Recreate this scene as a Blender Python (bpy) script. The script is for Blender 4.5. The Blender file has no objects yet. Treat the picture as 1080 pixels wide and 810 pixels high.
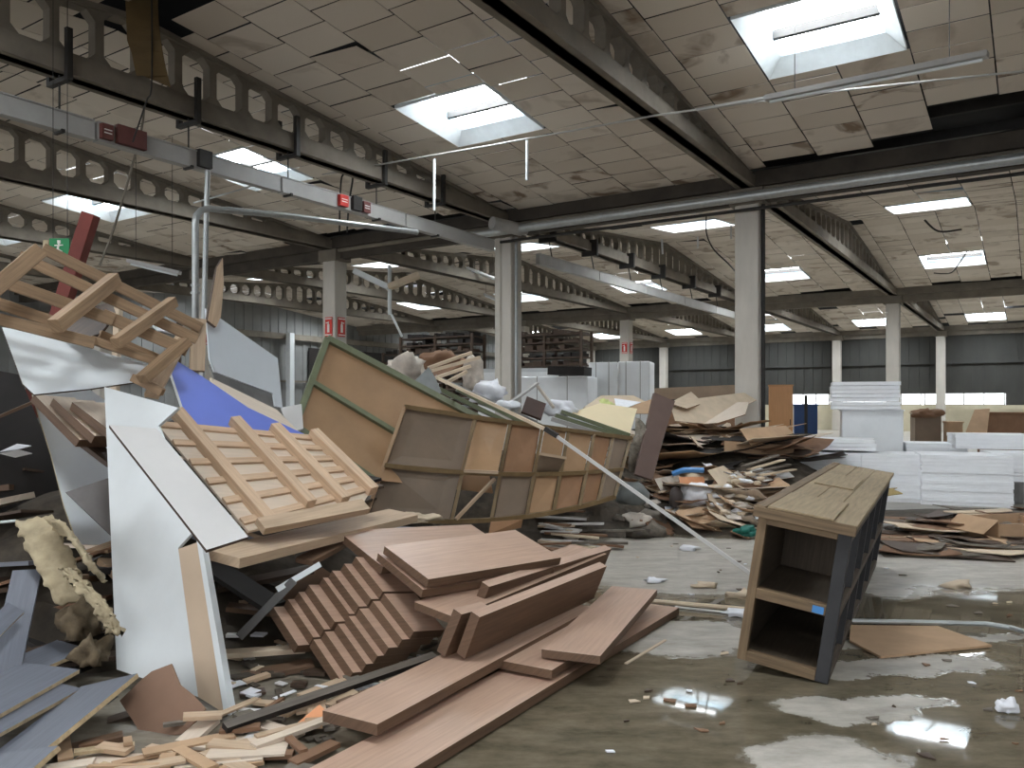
import bpy, bmesh, math, random
from mathutils import Vector, Matrix, noise
R = random.Random(7)
V = Vector
sc = bpy.context.scene
COL = sc.collection

# ------------------------------------------------------------------ camera, world, exposure
F, HOR, EYE = 850.0, 425.0, 1.55
cd = bpy.data.cameras.new('camera'); cam = bpy.data.objects.new('camera', cd); COL.objects.link(cam)
cam.location = (0, 0, EYE); cam.rotation_euler = (math.pi/2, 0, 0)
cd.sensor_width = 36; cd.lens = 36*F/1080; cd.shift_y = (HOR-405)/1080; cd.clip_end = 200
sc.camera = cam
sc.view_settings.view_transform = 'Standard'; sc.view_settings.look = 'None'
sc.view_settings.gamma = 1; sc.view_settings.use_curve_mapping = False
sc.view_settings.exposure = 0.12
SKY_PANE = 32.0
WORLD = 2.2
w = bpy.data.worlds.new('overcast_sky'); sc.world = w; w.use_nodes = True
w.node_tree.nodes['Background'].inputs[0].default_value = (0.95, 0.97, 1.0, 1)
w.node_tree.nodes['Background'].inputs[1].default_value = WORLD
try:
    sc.cycles.max_bounces = 8; sc.cycles.diffuse_bounces = 5; sc.cycles.use_denoising = True
except Exception: pass

# ------------------------------------------------------------------ coordinates
def W(u, v, d): return V(((u-540)/F*d, d, EYE-(v-HOR)/F*d))          # point seen at a pixel, d metres ahead
def G(u, v, z=0.0):                                                    # point seen at a pixel, at height z
    d = (EYE-z)*F/(v-HOR); return V(((u-540)/F*d, d, z))
T = 3.55
P0 = V((1.2126*T, 4.106*T, 0))
ES = V((.547, .837, 0)).normalized(); EL = V((-ES.y, ES.x, 0))
SPAN, BAY = 4.83*T, 1.476*T
def BP(s, l, z=0.0): return P0 + ES*s + EL*l + V((0, 0, z))            # building grid: s along the trusses, l along the column rows
def roofz(s):
    m = s % SPAN; return EYE + 1.142*T + .095*min(m, SPAN-m)
COLTOP = EYE + T

# ------------------------------------------------------------------ materials
def lin(c):
    return tuple(((x/255)/12.92 if x/255 <= .04045 else ((x/255+.055)/1.055)**2.4) for x in c)
MATS = {}
def mat(name, c, rough=.6, kind='noise', amt=.25, scale=4.0, metal=0.0, c2=None, bump=0.0, spec=.4, stretch=(1, 1, 1), trans=0.0, emit=0.0):
    if name in MATS: return MATS[name]
    m = bpy.data.materials.new(name); m.use_nodes = True; MATS[name] = m
    nt = m.node_tree; N = nt.nodes; L = nt.links; b = N['Principled BSDF']
    b.inputs['Roughness'].default_value = rough; b.inputs['Metallic'].default_value = metal
    b.inputs['Specular IOR Level'].default_value = spec
    c = lin(c)
    if emit:
        b.inputs['Base Color'].default_value = (*c, 1)
        b.inputs['Emission Color'].default_value = (*c, 1); b.inputs['Emission Strength'].default_value = emit
        return m
    if trans:
        b.inputs['Alpha'].default_value = 1-trans
    tc = N.new('ShaderNodeTexCoord'); oi = N.new('ShaderNodeObjectInfo')
    add = N.new('ShaderNodeVectorMath'); add.operation = 'MULTIPLY_ADD'
    cmb = N.new('ShaderNodeCombineXYZ'); L.new(oi.outputs['Random'], cmb.inputs[0]); L.new(oi.outputs['Random'], cmb.inputs[1])
    L.new(cmb.outputs[0], add.inputs[0]); add.inputs[1].default_value = (37, 91, 0)
    L.new(tc.outputs['UV' if kind == 'grain' else 'Object'], add.inputs[2])
    mp = N.new('ShaderNodeMapping'); L.new(add.outputs[0], mp.inputs[0])
    mp.inputs['Scale'].default_value = (1.3, 22, 1) if kind == 'grain' else stretch
    n1 = N.new('ShaderNodeTexNoise'); n1.inputs['Scale'].default_value = 2.2 if kind == 'grain' else scale
    n1.inputs['Detail'].default_value = 6; n1.inputs['Roughness'].default_value = .62
    L.new(mp.outputs[0], n1.inputs[0])
    rp = N.new('ShaderNodeValToRGB'); L.new(n1.outputs[0], rp.inputs[0])
    rp.color_ramp.elements[0].position = .28; rp.color_ramp.elements[1].position = .72
    lo = lin(c2) if c2 and False else None
    if c2: lo = lin(c2)
    else: lo = tuple(x*(1-amt) for x in c)
    hi = tuple(min(1, x*(1+amt*.6)) for x in c)
    rp.color_ramp.elements[0].color = (*lo, 1); rp.color_ramp.elements[1].color = (*hi, 1)
    out = rp.outputs[0]
    # broad blotches so that big faces are not flat
    n2 = N.new('ShaderNodeTexNoise'); n2.inputs['Scale'].default_value = 1.1; n2.inputs['Detail'].default_value = 4
    L.new(add.outputs[0], n2.inputs[0])
    mr = N.new('ShaderNodeMapRange'); L.new(n2.outputs[0], mr.inputs[0]); mr.inputs[1].default_value = .3; mr.inputs[2].default_value = .7
    mr.inputs[3].default_value = 1-amt*.55; mr.inputs[4].default_value = 1+amt*.25
    mx = N.new('ShaderNodeVectorMath'); mx.operation = 'SCALE'; L.new(out, mx.inputs[0]); L.new(mr.outputs[0], mx.inputs[3])
    L.new(mx.outputs[0], b.inputs['Base Color'])
    if bump:
        bp = N.new('ShaderNodeBump'); bp.inputs['Strength'].default_value = bump; bp.inputs['Distance'].default_value = .01
        L.new(n1.outputs[0], bp.inputs['Height']); L.new(bp.outputs[0], b.inputs['Normal'])
    return m
walnut = mat('walnut_laminate', (182, 152, 132), .4, 'grain', .18)
walnut_edge = mat('shade_dark_walnut', (106, 82, 64), .6, 'grain', .3)  # walnut darkened so the boards' shaded edges sit in the colour
oak = mat('pale_lumber', (188, 164, 138), .6, 'grain', .22)
pine = mat('pine_batten', (200, 172, 144), .6, 'grain', .25)
pinedark = mat('aged_timber', (150, 124, 97), .7, 'grain', .35)
ply = mat('pale_plywood', (208, 192, 174), .6, 'grain', .12)
hard = mat('brown_hardboard', (166, 132, 98), .5, 'noise', .18, 2.0)
hard2 = mat('dull_brown_hardboard', (130, 112, 94), .45, 'noise', .2, 2.0)
hard3 = mat('orange_brown_hardboard', (150, 112, 80), .5, 'noise', .25, 2.5)
olive = mat('olive_painted_steel', (112, 118, 92), .45, 'noise', .2, 8)
bronze = mat('brown_painted_rail', (120, 98, 66), .5, 'noise', .25, 8)
whiteb = mat('white_melamine', (212, 217, 219), .4, 'noise', .06, 3)
greyb = mat('light_grey_melamine', (200, 198, 196), .4, 'noise', .06, 3)
slate = mat('slate_grey_laminate', (104, 108, 118), .45, 'grain', .18)
creamedge = mat('raw_chipboard_edge', (190, 168, 134), .8, 'noise', .3, 30)
blue = mat('blue_laminate', (106, 128, 222), .35, 'noise', .06, 3)
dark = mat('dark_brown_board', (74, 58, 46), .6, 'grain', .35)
black = mat('black_board_and_shade', (34, 30, 28), .7, 'noise', .4, 5)  # black for boards, also for painted shade in voids and openings
cardb = mat('cardboard', (178, 148, 118), .85, 'noise', .15, 5, bump=.2)
cardp = mat('pale_cardboard', (206, 188, 164), .85, 'noise', .14, 5, bump=.2)
cardd = mat('dark_cardboard', (124, 94, 72), .85, 'noise', .2, 5)
paper = mat('white_plastic_film', (232, 234, 240), .4, 'noise', .12, 9, bump=.4)
foam = mat('white_foam_sheet', (244, 246, 249), .75, 'noise', .05, 5)
wrap = mat('wrapped_white_block', (236, 239, 241), .35, 'noise', .08, 2, bump=.2)
cream = mat('torn_cream_insulation', (172, 158, 130), .9, 'noise', .4, 9, bump=.6)
orange = mat('orange_plastic', (214, 148, 104), .6, 'noise', .15, 6)
bluep = mat('bright_blue_plastic', (70, 130, 190), .4, 'noise', .1, 6)
teal = mat('teal_plastic', (24, 104, 92), .5, 'noise', .2, 6)
deepblue = mat('deep_blue_steel', (24, 60, 108), .4, 'noise', .1, 6)
lime = mat('yellow_green_plastic', (196, 204, 130), .5, 'noise', .1, 6)
rubb = mat('grey_rubble', (112, 104, 94), .9, 'noise', .45, 9, bump=.8)
rubd = mat('dark_rubble', (78, 70, 60), .9, 'noise', .55, 6, bump=.8)
red = mat('red_oxide_steel', (112, 44, 34), .55, 'noise', .25, 5)
galv = mat('galvanised_steel', (172, 176, 176), .36, 'noise', .15, 12, metal=.5)
trunk = mat('grey_enamelled_trunking', (164, 163, 160), .4, 'noise', .12, 3)
steel_dk = mat('blackened_steel', (42, 40, 38), .6, 'noise', .3, 8)
conc = mat('grimy_concrete_truss', (120, 113, 102), .85, 'noise', .25, 2.5, bump=.3)
colm = mat('painted_concrete_column', (188, 183, 174), .7, 'noise', .12, 2.0, stretch=(2, 2, .5))
signr = mat('red_sign', (190, 52, 44), .5, 'noise', .08, 5)
signw = mat('white_sign', (228, 226, 220), .5, 'noise', .04, 5)
signg = mat('green_sign', (18, 120, 70), .5, 'noise', .08, 5)
sframe = mat('pale_blue_skylight_frame', (150, 172, 184), .5)
wframe = mat('white_painted_upstand', (226, 232, 234), .6, 'noise', .1, 5)
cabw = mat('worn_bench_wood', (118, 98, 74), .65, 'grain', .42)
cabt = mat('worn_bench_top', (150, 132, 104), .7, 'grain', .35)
cabd = mat('shaded_bench_panel', (78, 67, 55), .65, 'grain', .35)  # bench wood darkened to put inner and side shade into the colour
cabg = mat('dark_grey_bench_post', (50, 50, 52), .6, 'noise', .3, 6)  # dark grey post colour, deepened to paint the bench side's shade
deckm = mat('dark_roof_deck', (34, 35, 38), .8, 'noise', .4, 2)
wallm = mat('dark_slate_cladding', (60, 60, 57), .85, 'noise', .2, 1.2, stretch=(1, 1, .3))
wallb = mat('blue_grey_cladding', (126, 127, 126), .55, 'noise', .15, 1.2)
beige = mat('beige_block_wall', (190, 182, 158), .8, 'noise', .1, 2)
pane = mat('bright_skylight_pane', (246, 251, 255), .4, emit=SKY_PANE)
lit = mat('daylit_strip_pane', (250, 252, 255), .4, emit=2.6)

# ------------------------------------------------------------------ mesh builder
class MB:
    def __init__(s): s.v = []; s.f = []; s.uv = []; s.mi = []
    def add(s, vs, fs, L=None, M=None, mi=0):
        o = len(s.v); s.v += [V(p) for p in vs]
        if L is None: L = V((1, 0, 0)); M = V((0, 1, 0))
        N = L.cross(M)
        for f in fs:
            s.f.append([o+i for i in f]); s.mi.append(mi)
            s.uv.append([(V(vs[i]).dot(L), V(vs[i]).dot(M)+V(vs[i]).dot(N)) for i in f])
        return s
    def box(s, c, hx, hy, hz, mi=0):
        hx, hy, hz = V(hx), V(hy), V(hz); c = V(c)
        vs = [c+hx*a+hy*b+hz*e for a in (-1, 1) for b in (-1, 1) for e in (-1, 1)]
        if hx.cross(hy).dot(hz) < 0: hz = -hz; vs = [c+hx*a+hy*b+hz*e for a in (-1, 1) for b in (-1, 1) for e in (-1, 1)]
        fs = [(0, 1, 3, 2), (4, 6, 7, 5), (0, 4, 5, 1), (2, 3, 7, 6), (0, 2, 6, 4), (1, 5, 7, 3)]
        ax = sorted([hx, hy, hz], key=lambda q: -q.length)
        return s.add(vs, fs, ax[0].normalized(), ax[1].normalized(), mi)
    def beam(s, a, b, w, h, up=(0, 0, 1), mi=0):
        a, b = V(a), V(b); d = (b-a); L = d.normalized(); up = V(up)
        sd = L.cross(up)
        if sd.length < .01: sd = L.cross(V((0, 1, 0)))
        sd.normalize(); u2 = sd.cross(L).normalized()
        return s.box((a+b)/2, d/2, sd*w/2, u2*h/2, mi)
    def cyl(s, a, b, r, n=12, r2=None, mi=0, cap=True):
        a, b = V(a), V(b); L = (b-a).normalized(); x = L.orthogonal().normalized(); y = L.cross(x); r2 = r if r2 is None else r2
        vs = [a+(x*math.cos(t)+y*math.sin(t))*r for t in [2*math.pi*i/n for i in range(n)]]
        vs += [b+(x*math.cos(t)+y*math.sin(t))*r2 for t in [2*math.pi*i/n for i in range(n)]]
        fs = [(i, (i+1) % n, n+(i+1) % n, n+i) for i in range(n)]
        if cap: fs += [tuple(range(n))[::-1], tuple(range(n, 2*n))]
        return s.add(vs, fs, L, x, mi)
    def tube(s, pts, r, n=8, mi=0):
        pts = [V(p) for p in pts]; rings = []; vs = []
        x = (pts[1]-pts[0]).orthogonal().normalized()
        for i, p in enumerate(pts):
            t = (pts[min(i+1, len(pts)-1)]-pts[max(i-1, 0)]).normalized()
            x = (x-t*x.dot(t)).normalized(); y = t.cross(x)
            vs += [p+(x*math.cos(q)+y*math.sin(q))*r for q in [2*math.pi*k/n for k in range(n)]]
        m = len(pts)
        fs = [(i*n+k, i*n+(k+1) % n, (i+1)*n+(k+1) % n, (i+1)*n+k) for i in range(m-1) for k in range(n)]
        fs += [tuple(range(n))[::-1], tuple(range((m-1)*n, m*n))]
        return s.add(vs, fs, mi=mi)
    def poly(s, pts, off, mi=0, edge_mi=None):
        """a flat outline pts, thickened along the vector off"""
        pts = [V(p) for p in pts]; n = len(pts); off = V(off)
        L = (pts[1]-pts[0]).normalized(); N = off.normalized(); M = N.cross(L)
        nn = V((0, 0, 0))
        for i in range(n): nn += pts[i].cross(pts[(i+1) % n])
        if nn.dot(off) > 0: pts = pts[::-1]
        vs = pts+[p+off for p in pts]
        s.add(vs, [tuple(range(n)), tuple(range(2*n-1, n-1, -1))], L, M, mi)
        s.add(vs, [(i, n+i, n+(i+1) % n, (i+1) % n)[::1] for i in range(n)], L, M, mi if edge_mi is None else edge_mi)
        return s

def origin_of(o):
    q = V((0, 0, 0))
    while o: q += o.location; o = o.parent
    return q
def tag(o, label, cat, group=None, kind=None):
    if label: o['label'] = label
    if cat: o['category'] = cat
    if group: o['group'] = group
    if kind: o['kind'] = kind
    return o
def obj(name, mb, mats, parent=None, smooth=False, bev=0):
    if not isinstance(mats, (list, tuple)): mats = [mats]
    me = bpy.data.meshes.new(name)
    if parent is None:
        xs = [p.x for p in mb.v]; ys = [p.y for p in mb.v]; zs = [p.z for p in mb.v]
        org = V(((min(xs)+max(xs))/2, (min(ys)+max(ys))/2, min(zs)))
    else: org = origin_of(parent)
    me.from_pydata([p-org for p in mb.v], [], mb.f)
    uvl = me.uv_layers.new(name='UVMap'); k = 0
    flat = [c for f in mb.uv for uv in f for c in uv]
    uvl.data.foreach_set('uv', flat)
    for m in mats: me.materials.append(m)
    me.polygons.foreach_set('material_index', mb.mi)
    if smooth: me.polygons.foreach_set('use_smooth', [True]*len(mb.f))
    me.update()
    bm = bmesh.new(); bm.from_mesh(me); bmesh.ops.recalc_face_normals(bm, faces=bm.faces); bm.to_mesh(me); bm.free()
    o = bpy.data.objects.new(name, me); COL.objects.link(o)
    if parent is None: o.location = org
    else: o.parent = parent
    if bev:
        md = o.modifiers.new('edge', 'BEVEL'); md.width = bev; md.segments = 2; md.limit_method = 'ANGLE'
    return o
def thing(name, loc, label, cat, group=None):
    o = bpy.data.objects.new(name, None); COL.objects.link(o); o.location = V(loc); o.empty_display_size = .1
    return tag(o, label, cat, group)
def struct(name, mb, m, parent=None, **k):
    o = obj(name, mb, m, parent, **k)
    if parent is None: o['kind'] = 'structure'
    return o

def plane(a, b, c):
    n = (b-a).cross(c-a).normalized()
    if n.dot(a-V((0, 0, EYE))) < 0: n = -n                              # n points away from the viewer
    def at(u, v, off=0.0):                                               # off > 0: towards the viewer's side
        e = V((0, 0, EYE)); r = V(((u-540)/F, 1, -(v-HOR)/F))
        t = (a-n*off-e).dot(n)/r.dot(n); return e+r*t
    return n, at
def sheet(name, px, anchors, th, m, label=None, cat=None, group=None, parent=None, edge=None, bev=0):
    """a flat board: outline px laid in the plane through three anchor points, given its thickness backwards"""
    n, at = plane(*anchors); mb = MB()
    ms = [m] if edge is None else [m, edge]
    mb.poly([at(*p) for p in px], n*th, 0, None if edge is None else 1)
    o = obj(name, mb, ms, parent, bev=bev)
    if parent is None: tag(o, label, cat, group)
    elif label: o['label'] = label
    return o
def plank(name, A, B, C, th, m, label=None, cat='board', group=None, edge=None, parent=None, bev=.002):
    """rectangular board: A-B one long top edge, C on the opposite edge, thickness downwards"""
    L = (B-A).normalized(); wv = (C-A)-L*(C-A).dot(L); N = L.cross(wv).normalized()
    if N.z < 0: N = -N
    mb = MB(); mb.poly([A, B, B+wv, A+wv], -N*th, 0, None if edge is None else 1)
    o = obj(name, mb, [m] if edge is None else [m, edge], parent, bev=bev)
    if parent is None: tag(o, label, cat, group)
    return o
def bar(name, a, b, wd, h, m, label=None, cat='beam', group=None, up=(0, 0, 1), parent=None, bev=.002):
    mb = MB(); mb.beam(a, b, wd, h, up); o = obj(name, mb, m, parent, bev=bev)
    if parent is None: tag(o, label, cat, group)
    return o
def lump(name, c, r, m, seed, label=None, cat=None, group=None, rough=.35, sub=3, parent=None, rot=0, freq=1.7):
    bm = bmesh.new(); bmesh.ops.create_icosphere(bm, subdivisions=sub, radius=1)
    mb = MB(); q = V((seed*3.1, seed*1.7, seed*.9)); rm = Matrix.Rotation(rot, 3, 'Z')
    for v in bm.verts:
        k = 1+rough*noise.noise(v.co*freq+q)*1.6+rough*.5*noise.noise(v.co*freq*3+q)
        p = v.co*k; mb.v.append(V(c)+rm @ V((p.x*r[0], p.y*r[1], max(p.z, -.75)*r[2])))
    for f in bm.faces:
        ids = [x.index for x in f.verts]; mb.f.append(ids); mb.mi.append(0); mb.uv.append([(mb.v[i].x, mb.v[i].y) for i in ids])
    bm.free(); o = obj(name, mb, m, parent, smooth=True)
    if parent is None: tag(o, label, cat, group)
    return o
def flap_mb(c, lx, ly, yaw, pitch, roll, bend, th, seed, nx=7, ny=5, ragged=.12):
    """a bent sheet with uneven corners"""
    rr = random.Random(seed); M3 = Matrix.Rotation(yaw, 3, 'Z') @ Matrix.Rotation(pitch, 3, 'Y') @ Matrix.Rotation(roll, 3, 'X')
    cor = [[1+rr.uniform(-ragged, ragged)*2 for _ in range(2)] for _ in range(4)]
    mb = MB(); top = []; bot = []
    for j in range(ny+1):
        for i in range(nx+1):
            x = i/nx*2-1; y = j/ny*2-1
            k = cor[(x > 0)+2*(y > 0)]
            a = abs(x)*abs(y)
            px = x*lx/2*(1+(k[0]-1)*a); py = y*ly/2*(1+(k[1]-1)*a)
            z = bend*(x*x-.4)+bend*.6*noise.noise(V((x*1.3+seed, y*1.3, seed*.37)))
            top.append(V(c)+M3 @ V((px, py, z))); bot.append(V(c)+M3 @ V((px, py, z-th)))
    n = (nx+1)*(ny+1); vs = top+bot; fs = []
    idx = lambda i, j: j*(nx+1)+i
    for j in range(ny):
        for i in range(nx):
            q = (idx(i, j), idx(i+1, j), idx(i+1, j+1), idx(i, j+1)); fs.append(q); fs.append(tuple(n+t for t in q[::-1]))
    for i in range(nx):
        fs.append((idx(i, 0), n+idx(i, 0), n+idx(i+1, 0), idx(i+1, 0))); fs.append((idx(i+1, ny), n+idx(i+1, ny), n+idx(i, ny), idx(i, ny)))
    for j in range(ny):
        fs.append((idx(0, j+1), n+idx(0, j+1), n+idx(0, j), idx(0, j))); fs.append((idx(nx, j), n+idx(nx, j), n+idx(nx, j+1), idx(nx, j+1)))
    mb.add(vs, fs, M3 @ V((1, 0, 0)), M3 @ V((0, 1, 0))); return mb
def flap(name, c, lx, ly, yaw, pitch, roll, bend, th, seed, m, label, cat, group=None, **k):
    return tag(obj(name, flap_mb(c, lx, ly, yaw, pitch, roll, bend, th, seed, **k), m), label, cat, group)

# ------------------------------------------------------------------ floor (wet and dry concrete)
fm = bpy.data.materials.new('wet_concrete_floor'); fm.use_nodes = True
nt = fm.node_tree; N = nt.nodes; L = nt.links; pb = N['Principled BSDF']
geo = N.new('ShaderNodeNewGeometry')
nz = N.new('ShaderNodeTexNoise'); nz.inputs['Scale'].default_value = 1.3; nz.inputs['Detail'].default_value = 7; nz.inputs['Roughness'].default_value = .65
L.new(geo.outputs['Position'], nz.inputs[0])
nsub = N.new('ShaderNodeVectorMath'); nsub.operation = 'MULTIPLY_ADD'; L.new(nz.outputs['Color'], nsub.inputs[0]); nsub.inputs[1].default_value = (.9, .9, 0)
L.new(geo.outputs['Position'], nsub.inputs[2])
warp = N.new('ShaderNodeVectorMath'); warp.operation = 'SUBTRACT'; L.new(nsub.outputs[0], warp.inputs[0]); warp.inputs[1].default_value = (.45, .45, 0)
dry = None
def mnode(op, a, b=None, clamp=False):
    m = N.new('ShaderNodeMath'); m.operation = op; m.use_clamp = clamp
    for i, x in enumerate((a, b)):
        if x is None: continue
        if isinstance(x, (int, float)): m.inputs[i].default_value = x
        else: L.new(x, m.inputs[i])
    return m.outputs[0]
for (cx, cy, rx, ry, gain) in [(1.38, 3.35, .36, .48, 1.1), (1.0, 5.35, .62, .42, .9), (1.78, 4.15, .42, .17, .9), (2.25, 4.75, .7, .14, .8),
                         (2.6, 5.2, .9, .10, .6), (2.1, 7.9, 2.6, 1.4, .8), (5.0, 8.2, 3.0, 1.7, .85), (.7, 8.0, 1.2, .8, .8), (6, 30, 30, 20, .55), (-3, 6, 3.0, 3.5, .3), (.2,6.3,.4,.35,.5)]:
    s1 = N.new('ShaderNodeVectorMath'); s1.operation = 'SUBTRACT'; L.new(warp.outputs[0], s1.inputs[0]); s1.inputs[1].default_value = (cx, cy, 0)
    s2 = N.new('ShaderNodeVectorMath'); s2.operation = 'DIVIDE'; L.new(s1.outputs[0], s2.inputs[0]); s2.inputs[1].default_value = (rx, ry, 1)
    s3 = N.new('ShaderNodeVectorMath'); s3.operation = 'LENGTH'; L.new(s2.outputs[0], s3.inputs[0])
    q = N.new('ShaderNodeMapRange'); q.interpolation_type = 'SMOOTHSTEP'; L.new(s3.outputs['Value'], q.inputs[0])
    q.inputs[1].default_value = .82; q.inputs[2].default_value = 1.12; q.inputs[3].default_value = gain; q.inputs[4].default_value = 0
    dry = q.outputs[0] if dry is None else mnode('MAXIMUM', dry, q.outputs[0])
n2 = N.new('ShaderNodeTexNoise'); n2.inputs['Scale'].default_value = 5; n2.inputs['Detail'].default_value = 9; n2.inputs['Roughness'].default_value = .7
mpf = N.new('ShaderNodeMapping'); mpf.inputs['Scale'].default_value = (.6, 1.3, 1); L.new(geo.outputs['Position'], mpf.inputs[0]); L.new(mpf.outputs[0], n2.inputs[0])
wetc = N.new('ShaderNodeValToRGB'); L.new(n2.outputs[0], wetc.inputs[0])
wetc.color_ramp.elements[0].position = .3; wetc.color_ramp.elements[1].position = .75
wetc.color_ramp.elements[0].color = (*lin((74, 68, 54)), 1); wetc.color_ramp.elements[1].color = (*lin((128, 118, 100)), 1)
dryc = N.new('ShaderNodeValToRGB'); L.new(n2.outputs[0], dryc.inputs[0])
dryc.color_ramp.elements[0].position = .3; dryc.color_ramp.elements[1].position = .7
dryc.color_ramp.elements[0].color = (*lin((142, 136, 126)), 1); dryc.color_ramp.elements[1].color = (*lin((196, 191, 182)), 1)
mixc = N.new('ShaderNodeMix'); mixc.data_type = 'RGBA'; L.new(dry, mixc.inputs[0]); L.new(wetc.outputs[0], mixc.inputs[6]); L.new(dryc.outputs[0], mixc.inputs[7])
L.new(mixc.outputs[2], pb.inputs['Base Color'])
rg = N.new('ShaderNodeMapRange'); L.new(dry, rg.inputs[0]); rg.inputs[3].default_value = .035; rg.inputs[4].default_value = .6
L.new(rg.outputs[0], pb.inputs['Roughness'])
bpn = N.new('ShaderNodeBump'); L.new(mnode('MULTIPLY', n2.outputs[0], dry), bpn.inputs['Height']); bpn.inputs['Strength'].default_value = .25; bpn.inputs['Distance'].default_value = .02
L.new(bpn.outputs[0], pb.inputs['Normal'])
mb = MB(); a = [BP(-28, -17), BP(36, -17), BP(36, 28), BP(-28, 28)]
mb.poly(a, (0, 0, -.2)); struct('floor', mb, fm)

# ------------------------------------------------------------------ ceiling of separate tiles, roof deck above
cm = bpy.data.materials.new('stained_ceiling_tiles'); cm.use_nodes = True
nt = cm.node_tree; N = nt.nodes; L = nt.links; pb = N['Principled BSDF']; pb.inputs['Roughness'].default_value = .85
at_ = N.new('ShaderNodeAttribute'); at_.attribute_name = 'tone'
geo = N.new('ShaderNodeNewGeometry')
offv = N.new('ShaderNodeVectorMath'); offv.operation = 'MULTIPLY_ADD'; L.new(at_.outputs['Vector'], offv.inputs[0]); offv.inputs[1].default_value = (9, 9, 9); L.new(geo.outputs['Position'], offv.inputs[2])
n1 = N.new('ShaderNodeTexNoise'); n1.inputs['Scale'].default_value = 1.2; n1.inputs['Detail'].default_value = 5; L.new(offv.outputs[0], n1.inputs[0]); n1.inputs['Distortion'].default_value = 1.2
n3 = N.new('ShaderNodeTexNoise'); n3.inputs['Scale'].default_value = .22; n3.inputs['Detail'].default_value = 3; L.new(geo.outputs['Position'], n3.inputs[0])
sep = N.new('ShaderNodeSeparateColor'); L.new(at_.outputs['Color'], sep.inputs[0])
st = mnode('MULTIPLY_ADD', n1.outputs[0], 1.0)
st.node.inputs[2].default_value = 0
base = N.new('ShaderNodeMix'); base.data_type = 'RGBA'; L.new(sep.outputs[0], base.inputs[0])
base.inputs[6].default_value = (*lin((196, 186, 173)), 1); base.inputs[7].default_value = (*lin((217, 209, 198)), 1)
sm = N.new('ShaderNodeMapRange'); L.new(n1.outputs[0], sm.inputs[0]); sm.inputs[1].default_value = .52; sm.inputs[2].default_value = .64
amt = mnode('MULTIPLY', sm.outputs[0], sep.outputs[1])
mx = N.new('ShaderNodeMix'); mx.data_type = 'RGBA'; L.new(amt, mx.inputs[0]); L.new(base.outputs[2], mx.inputs[6]); mx.inputs[7].default_value = (*lin((128, 110, 92)), 1)
L.new(mx.outputs[2], pb.inputs['Base Color'])

SKYLIGHTS = []      # (s0, s1, l0, l1)
TS, TL = .548, BAY/6
L0 = .087*BAY
def lj(k): return L0+k*TL
for c in range(-3, 5):
    base_k = c*6+2
    l0, l1 = lj(base_k), lj(base_k+2)
    SKYLIGHTS.append((-5.2, -3.5, l0, l1)); SKYLIGHTS.append((-13.6, -11.9, l0, l1)); SKYLIGHTS.append((-22.3, -20.6, l0, l1))
    if c == -1: SKYLIGHTS.append((6.2, 7.85, l0, l1))
    else: SKYLIGHTS.append((4.55, 6.2, l0, l1))
    SKYLIGHTS.append((12.7, 14.4, l0, l1))
    SKYLIGHTS.append((21.5, 23.2, l0, l1)); SKYLIGHTS.append((30.9, 32.8, l0, l1))
def in_sky(s0, s1, l0, l1, g=0.0):
    for a in SKYLIGHTS:
        if s1 > a[0]-g and s0 < a[1]+g and l1 > a[2]+.02 and l0 < a[3]-.02: return a
    return None
def hole(s, l):
    c = l/BAY
    if -8.9 < s < -8.2 and .80 < c < 1.1: return True
    if -.62 < s < 0 and (c < .12): return True
    if -.62 < s < 0 and 1.0 < c < 2.2: return True
    if -1.9 < s < -.2 and -1.2 < c < -.60: return True
    if -1.1 < s < -.4 and -.6 < c < -.1: return R.random() < .5
    if .1 < s < 1.5 and -.75 < c < .35: return R.random() < .85
    if 0 < s < 1.4 and 1.0 < c < 3.6: return R.random() < .82
    if -.3 < (s % SPAN) < .6 and R.random() < .35: return True
    if SPAN-.7 < (s % SPAN) and s > 0: return R.random() < .6
    if s > 25 and R.random() < .06: return True
    return R.random() < (.012 if s > 0 else .0)
mb = MB(); tones = []; gaps = .009
smin, smax = -25.7, 34.3
RT = random.Random(3)
k0 = int((-15.7-L0)/TL)-1
for k in range(k0, int((26.2-L0)/TL)+1):
    l0, l1 = max(lj(k), -15.7), min(lj(k+1), 26.2)
    if l1 <= l0: continue
    s = smin-RT.uniform(0, TS)
    while s < smax:
        s0, s1 = s, s+TS; s = s1
        ridge = [r for r in (-SPAN, -SPAN/2, 0, SPAN/2, SPAN, 1.5*SPAN) if s0 < r < s1]
        sk = in_sky(s0, s1, l0, l1)
        pieces = [(s0, s1)]
        if sk:
            pieces = []
            if s0 < sk[0]-.05: pieces.append((s0, sk[0]))
            if s1 > sk[1]+.05: pieces.append((sk[1], s1))
        elif ridge: pieces = [(s0, ridge[0]), (ridge[0], s1)]
        sm_, lm = (s0+s1)/2, (l0+l1)/2
        if not sk and hole(sm_, lm): continue
        near_right = (sm_ < 0 and lm/BAY < .1)
        stn = RT.choice([0, 0, .15, .5]) if not near_right else RT.choice([0, .4, .8, 1.0])
        if sm_ > -1.6 and sm_ < 0: stn = RT.choice([.3, .8, 1])
        if sm_ > 0: stn = RT.choice([.1, .3, .7])
        tone = RT.random()*(.8 if near_right or sm_ > 0 else 1)
        for (p0, p1) in pieces:
            if p1-p0 < .03: continue
            j = [RT.uniform(-.006, .006) for _ in range(4)]; gs = .015
            if RT.random() < .015: j[0] -= .05
            q = [BP(p0+gs, l0+gaps, roofz(p0)+j[0]), BP(p1-gs, l0+gaps, roofz(p1)+j[1]), BP(p1-gs, l1-gaps, roofz(p1)+j[2]), BP(p0+gs, l1-gaps, roofz(p0)+j[3])]
            n0 = len(mb.f); mb.poly(q, (0, 0, .006)); tones += [(tone, stn, RT.random(), 1)]*(len(mb.f)-n0)
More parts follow.
